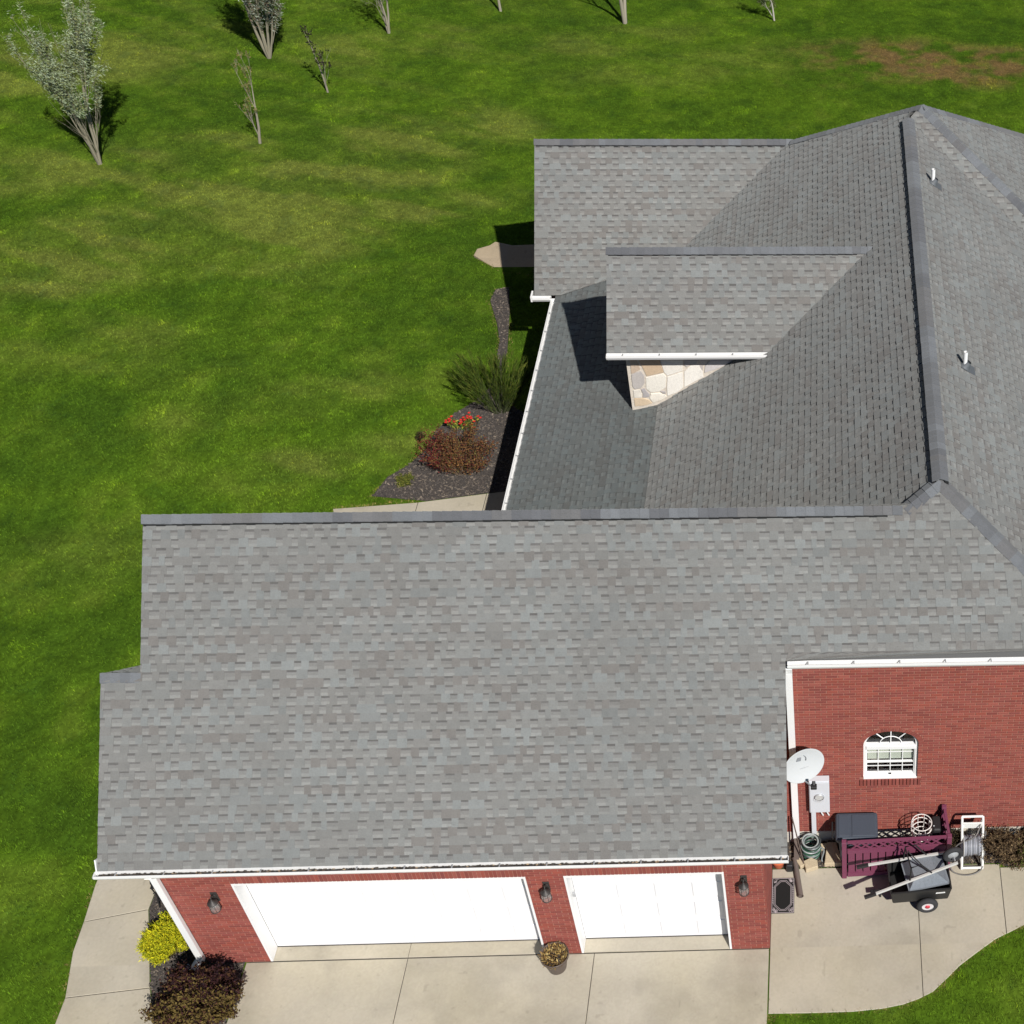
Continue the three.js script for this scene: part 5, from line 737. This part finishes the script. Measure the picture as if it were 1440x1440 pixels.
// ------------------------------------------------------------------ grass blades over the lawn
{
  noGrass.push([[XWL + 0.05, -0.02], [XWL + 0.05, -8], [-5.2, -8], [-5.2, -16.9], [-5.8, -17.2], [-5.8, -22.5], [6, -22.5], [6, -2.3], [0, -2.3], [0, -0.02]]);
  const nearEdge = noGrass.length - 1, N = 420000, r = rng(701), tuft = rng(702), gb = new GB(); for (let i = 0; i < 9; i++) { const a = tuft() * 6.283, s = 0.03 * tuft(), b = V(Math.cos(a * 2) * s, -0.012, Math.sin(a * 2) * s), h = 0.028 + 0.03 * tuft(), l = 0.6 + tuft(), d = V(Math.cos(a) * l, 1, Math.sin(a) * l).normalize(), sd = V(-Math.sin(a), 0, Math.cos(a)), k = 0.9 + 0.35 * tuft(); gb.tri(b.clone().addScaledVector(sd, 0.0045), b.clone().addScaledVector(d, h + 0.012), b.clone().addScaledVector(sd, -0.0045), [k, k, k * 0.9]); }
  const gm = new THREE.MeshPhysicalMaterial({ vertexColors: true, roughness: 0.9, specularIntensity: 0.25, side: THREE.DoubleSide });
  const im = new THREE.InstancedMesh(gb.geo(), gm, N), mx = new THREE.Matrix4(), q = new THREE.Quaternion(), up = V(0, 1, 0), P = V(0, 0, 0), Sc = V(1, 1, 1), boxes = noGrass.map(p => [Math.min(...p.map(a => a[0])), Math.max(...p.map(a => a[0])), Math.min(...p.map(a => a[1])), Math.max(...p.map(a => a[1]))]);
  const cam = new THREE.Matrix4().multiplyMatrices(camera.projectionMatrix, new THREE.Matrix4().makeRotationFromQuaternion(camera.quaternion).setPosition(EYE).invert()), pv = V(0, 0, 0), col = new THREE.Color(); let k = 0, tries = 0;
  while (k < N && tries++ < N * 6) {
    const x = mix(-33, 16, r()), z = mix(-48, 3, r()), y = land(x, z); pv.set(x, y, z).applyMatrix4(cam); if (Math.abs(pv.x) > 1.12 || Math.abs(pv.y) > 1.12) continue;
    let bad = false; for (let i = 0; i < boxes.length && !bad; i++) { const b = boxes[i]; if (x > b[0] - 0.02 && x < b[1] + 0.02 && z > b[2] && z < b[3]) bad = inside(noGrass[i], x, z); } if (bad) continue;
    const c = lawnAt(x, z), wd = noise(x * 2.3, z * 2.3, 191), wk = wd > 0.84 && noise(x * 0.35, z * 0.35, 192) > 0.45 ? 1 : 0; if (wk) { c[0] *= 1.3; c[1] *= 1.28; } else if (wd < 0.2) { c[0] *= 0.72; c[1] *= 0.78; } if (c[0] > c[1] * 1.15 && r() < 0.6) continue;
    const s = (wk ? 1.25 : 1) * (0.7 + 0.7 * r()) + 0.5 * Math.max(0, noise(x * 1.5, z * 1.5, 95) - 0.6); q.setFromAxisAngle(up, r() * 6.283); P.set(x, y, z); Sc.set(s * 1.15, s, s * 1.15); im.setMatrixAt(k, mx.compose(P, q, Sc)); let v = 0.55 + 0.95 * r(); const w = r() < 0.07 ? 1.5 : 1; for (let i = 0; i < nearEdge; i++) { const b = boxes[i]; if (x > b[0] - 0.13 && x < b[1] + 0.13 && z > b[2] - 0.13 && z < b[3] + 0.13 && r() < 0.6 && [[0.12, 0], [-0.12, 0], [0, 0.12], [0, -0.12]].some(([p, t]) => inside(noGrass[i], x + p * r(), z + t * r()))) { c[0] = 0.20; c[1] = 0.165; c[2] = 0.06; break; } } col.setRGB(c[0] * v * w, c[1] * v * (w > 1 ? 1.35 : 1), c[2] * v); im.setColorAt(k, col); k++;
  }
  im.count = k; im.name = 'lawn_grass'; im.castShadow = im.receiveShadow = true; scene.add(stuff(tag(im, 'short mown green grass blades covering the lawn', 'grass'))); console.log('tufts', k);
}
scene.environment = null;
renderer.render(scene, camera);
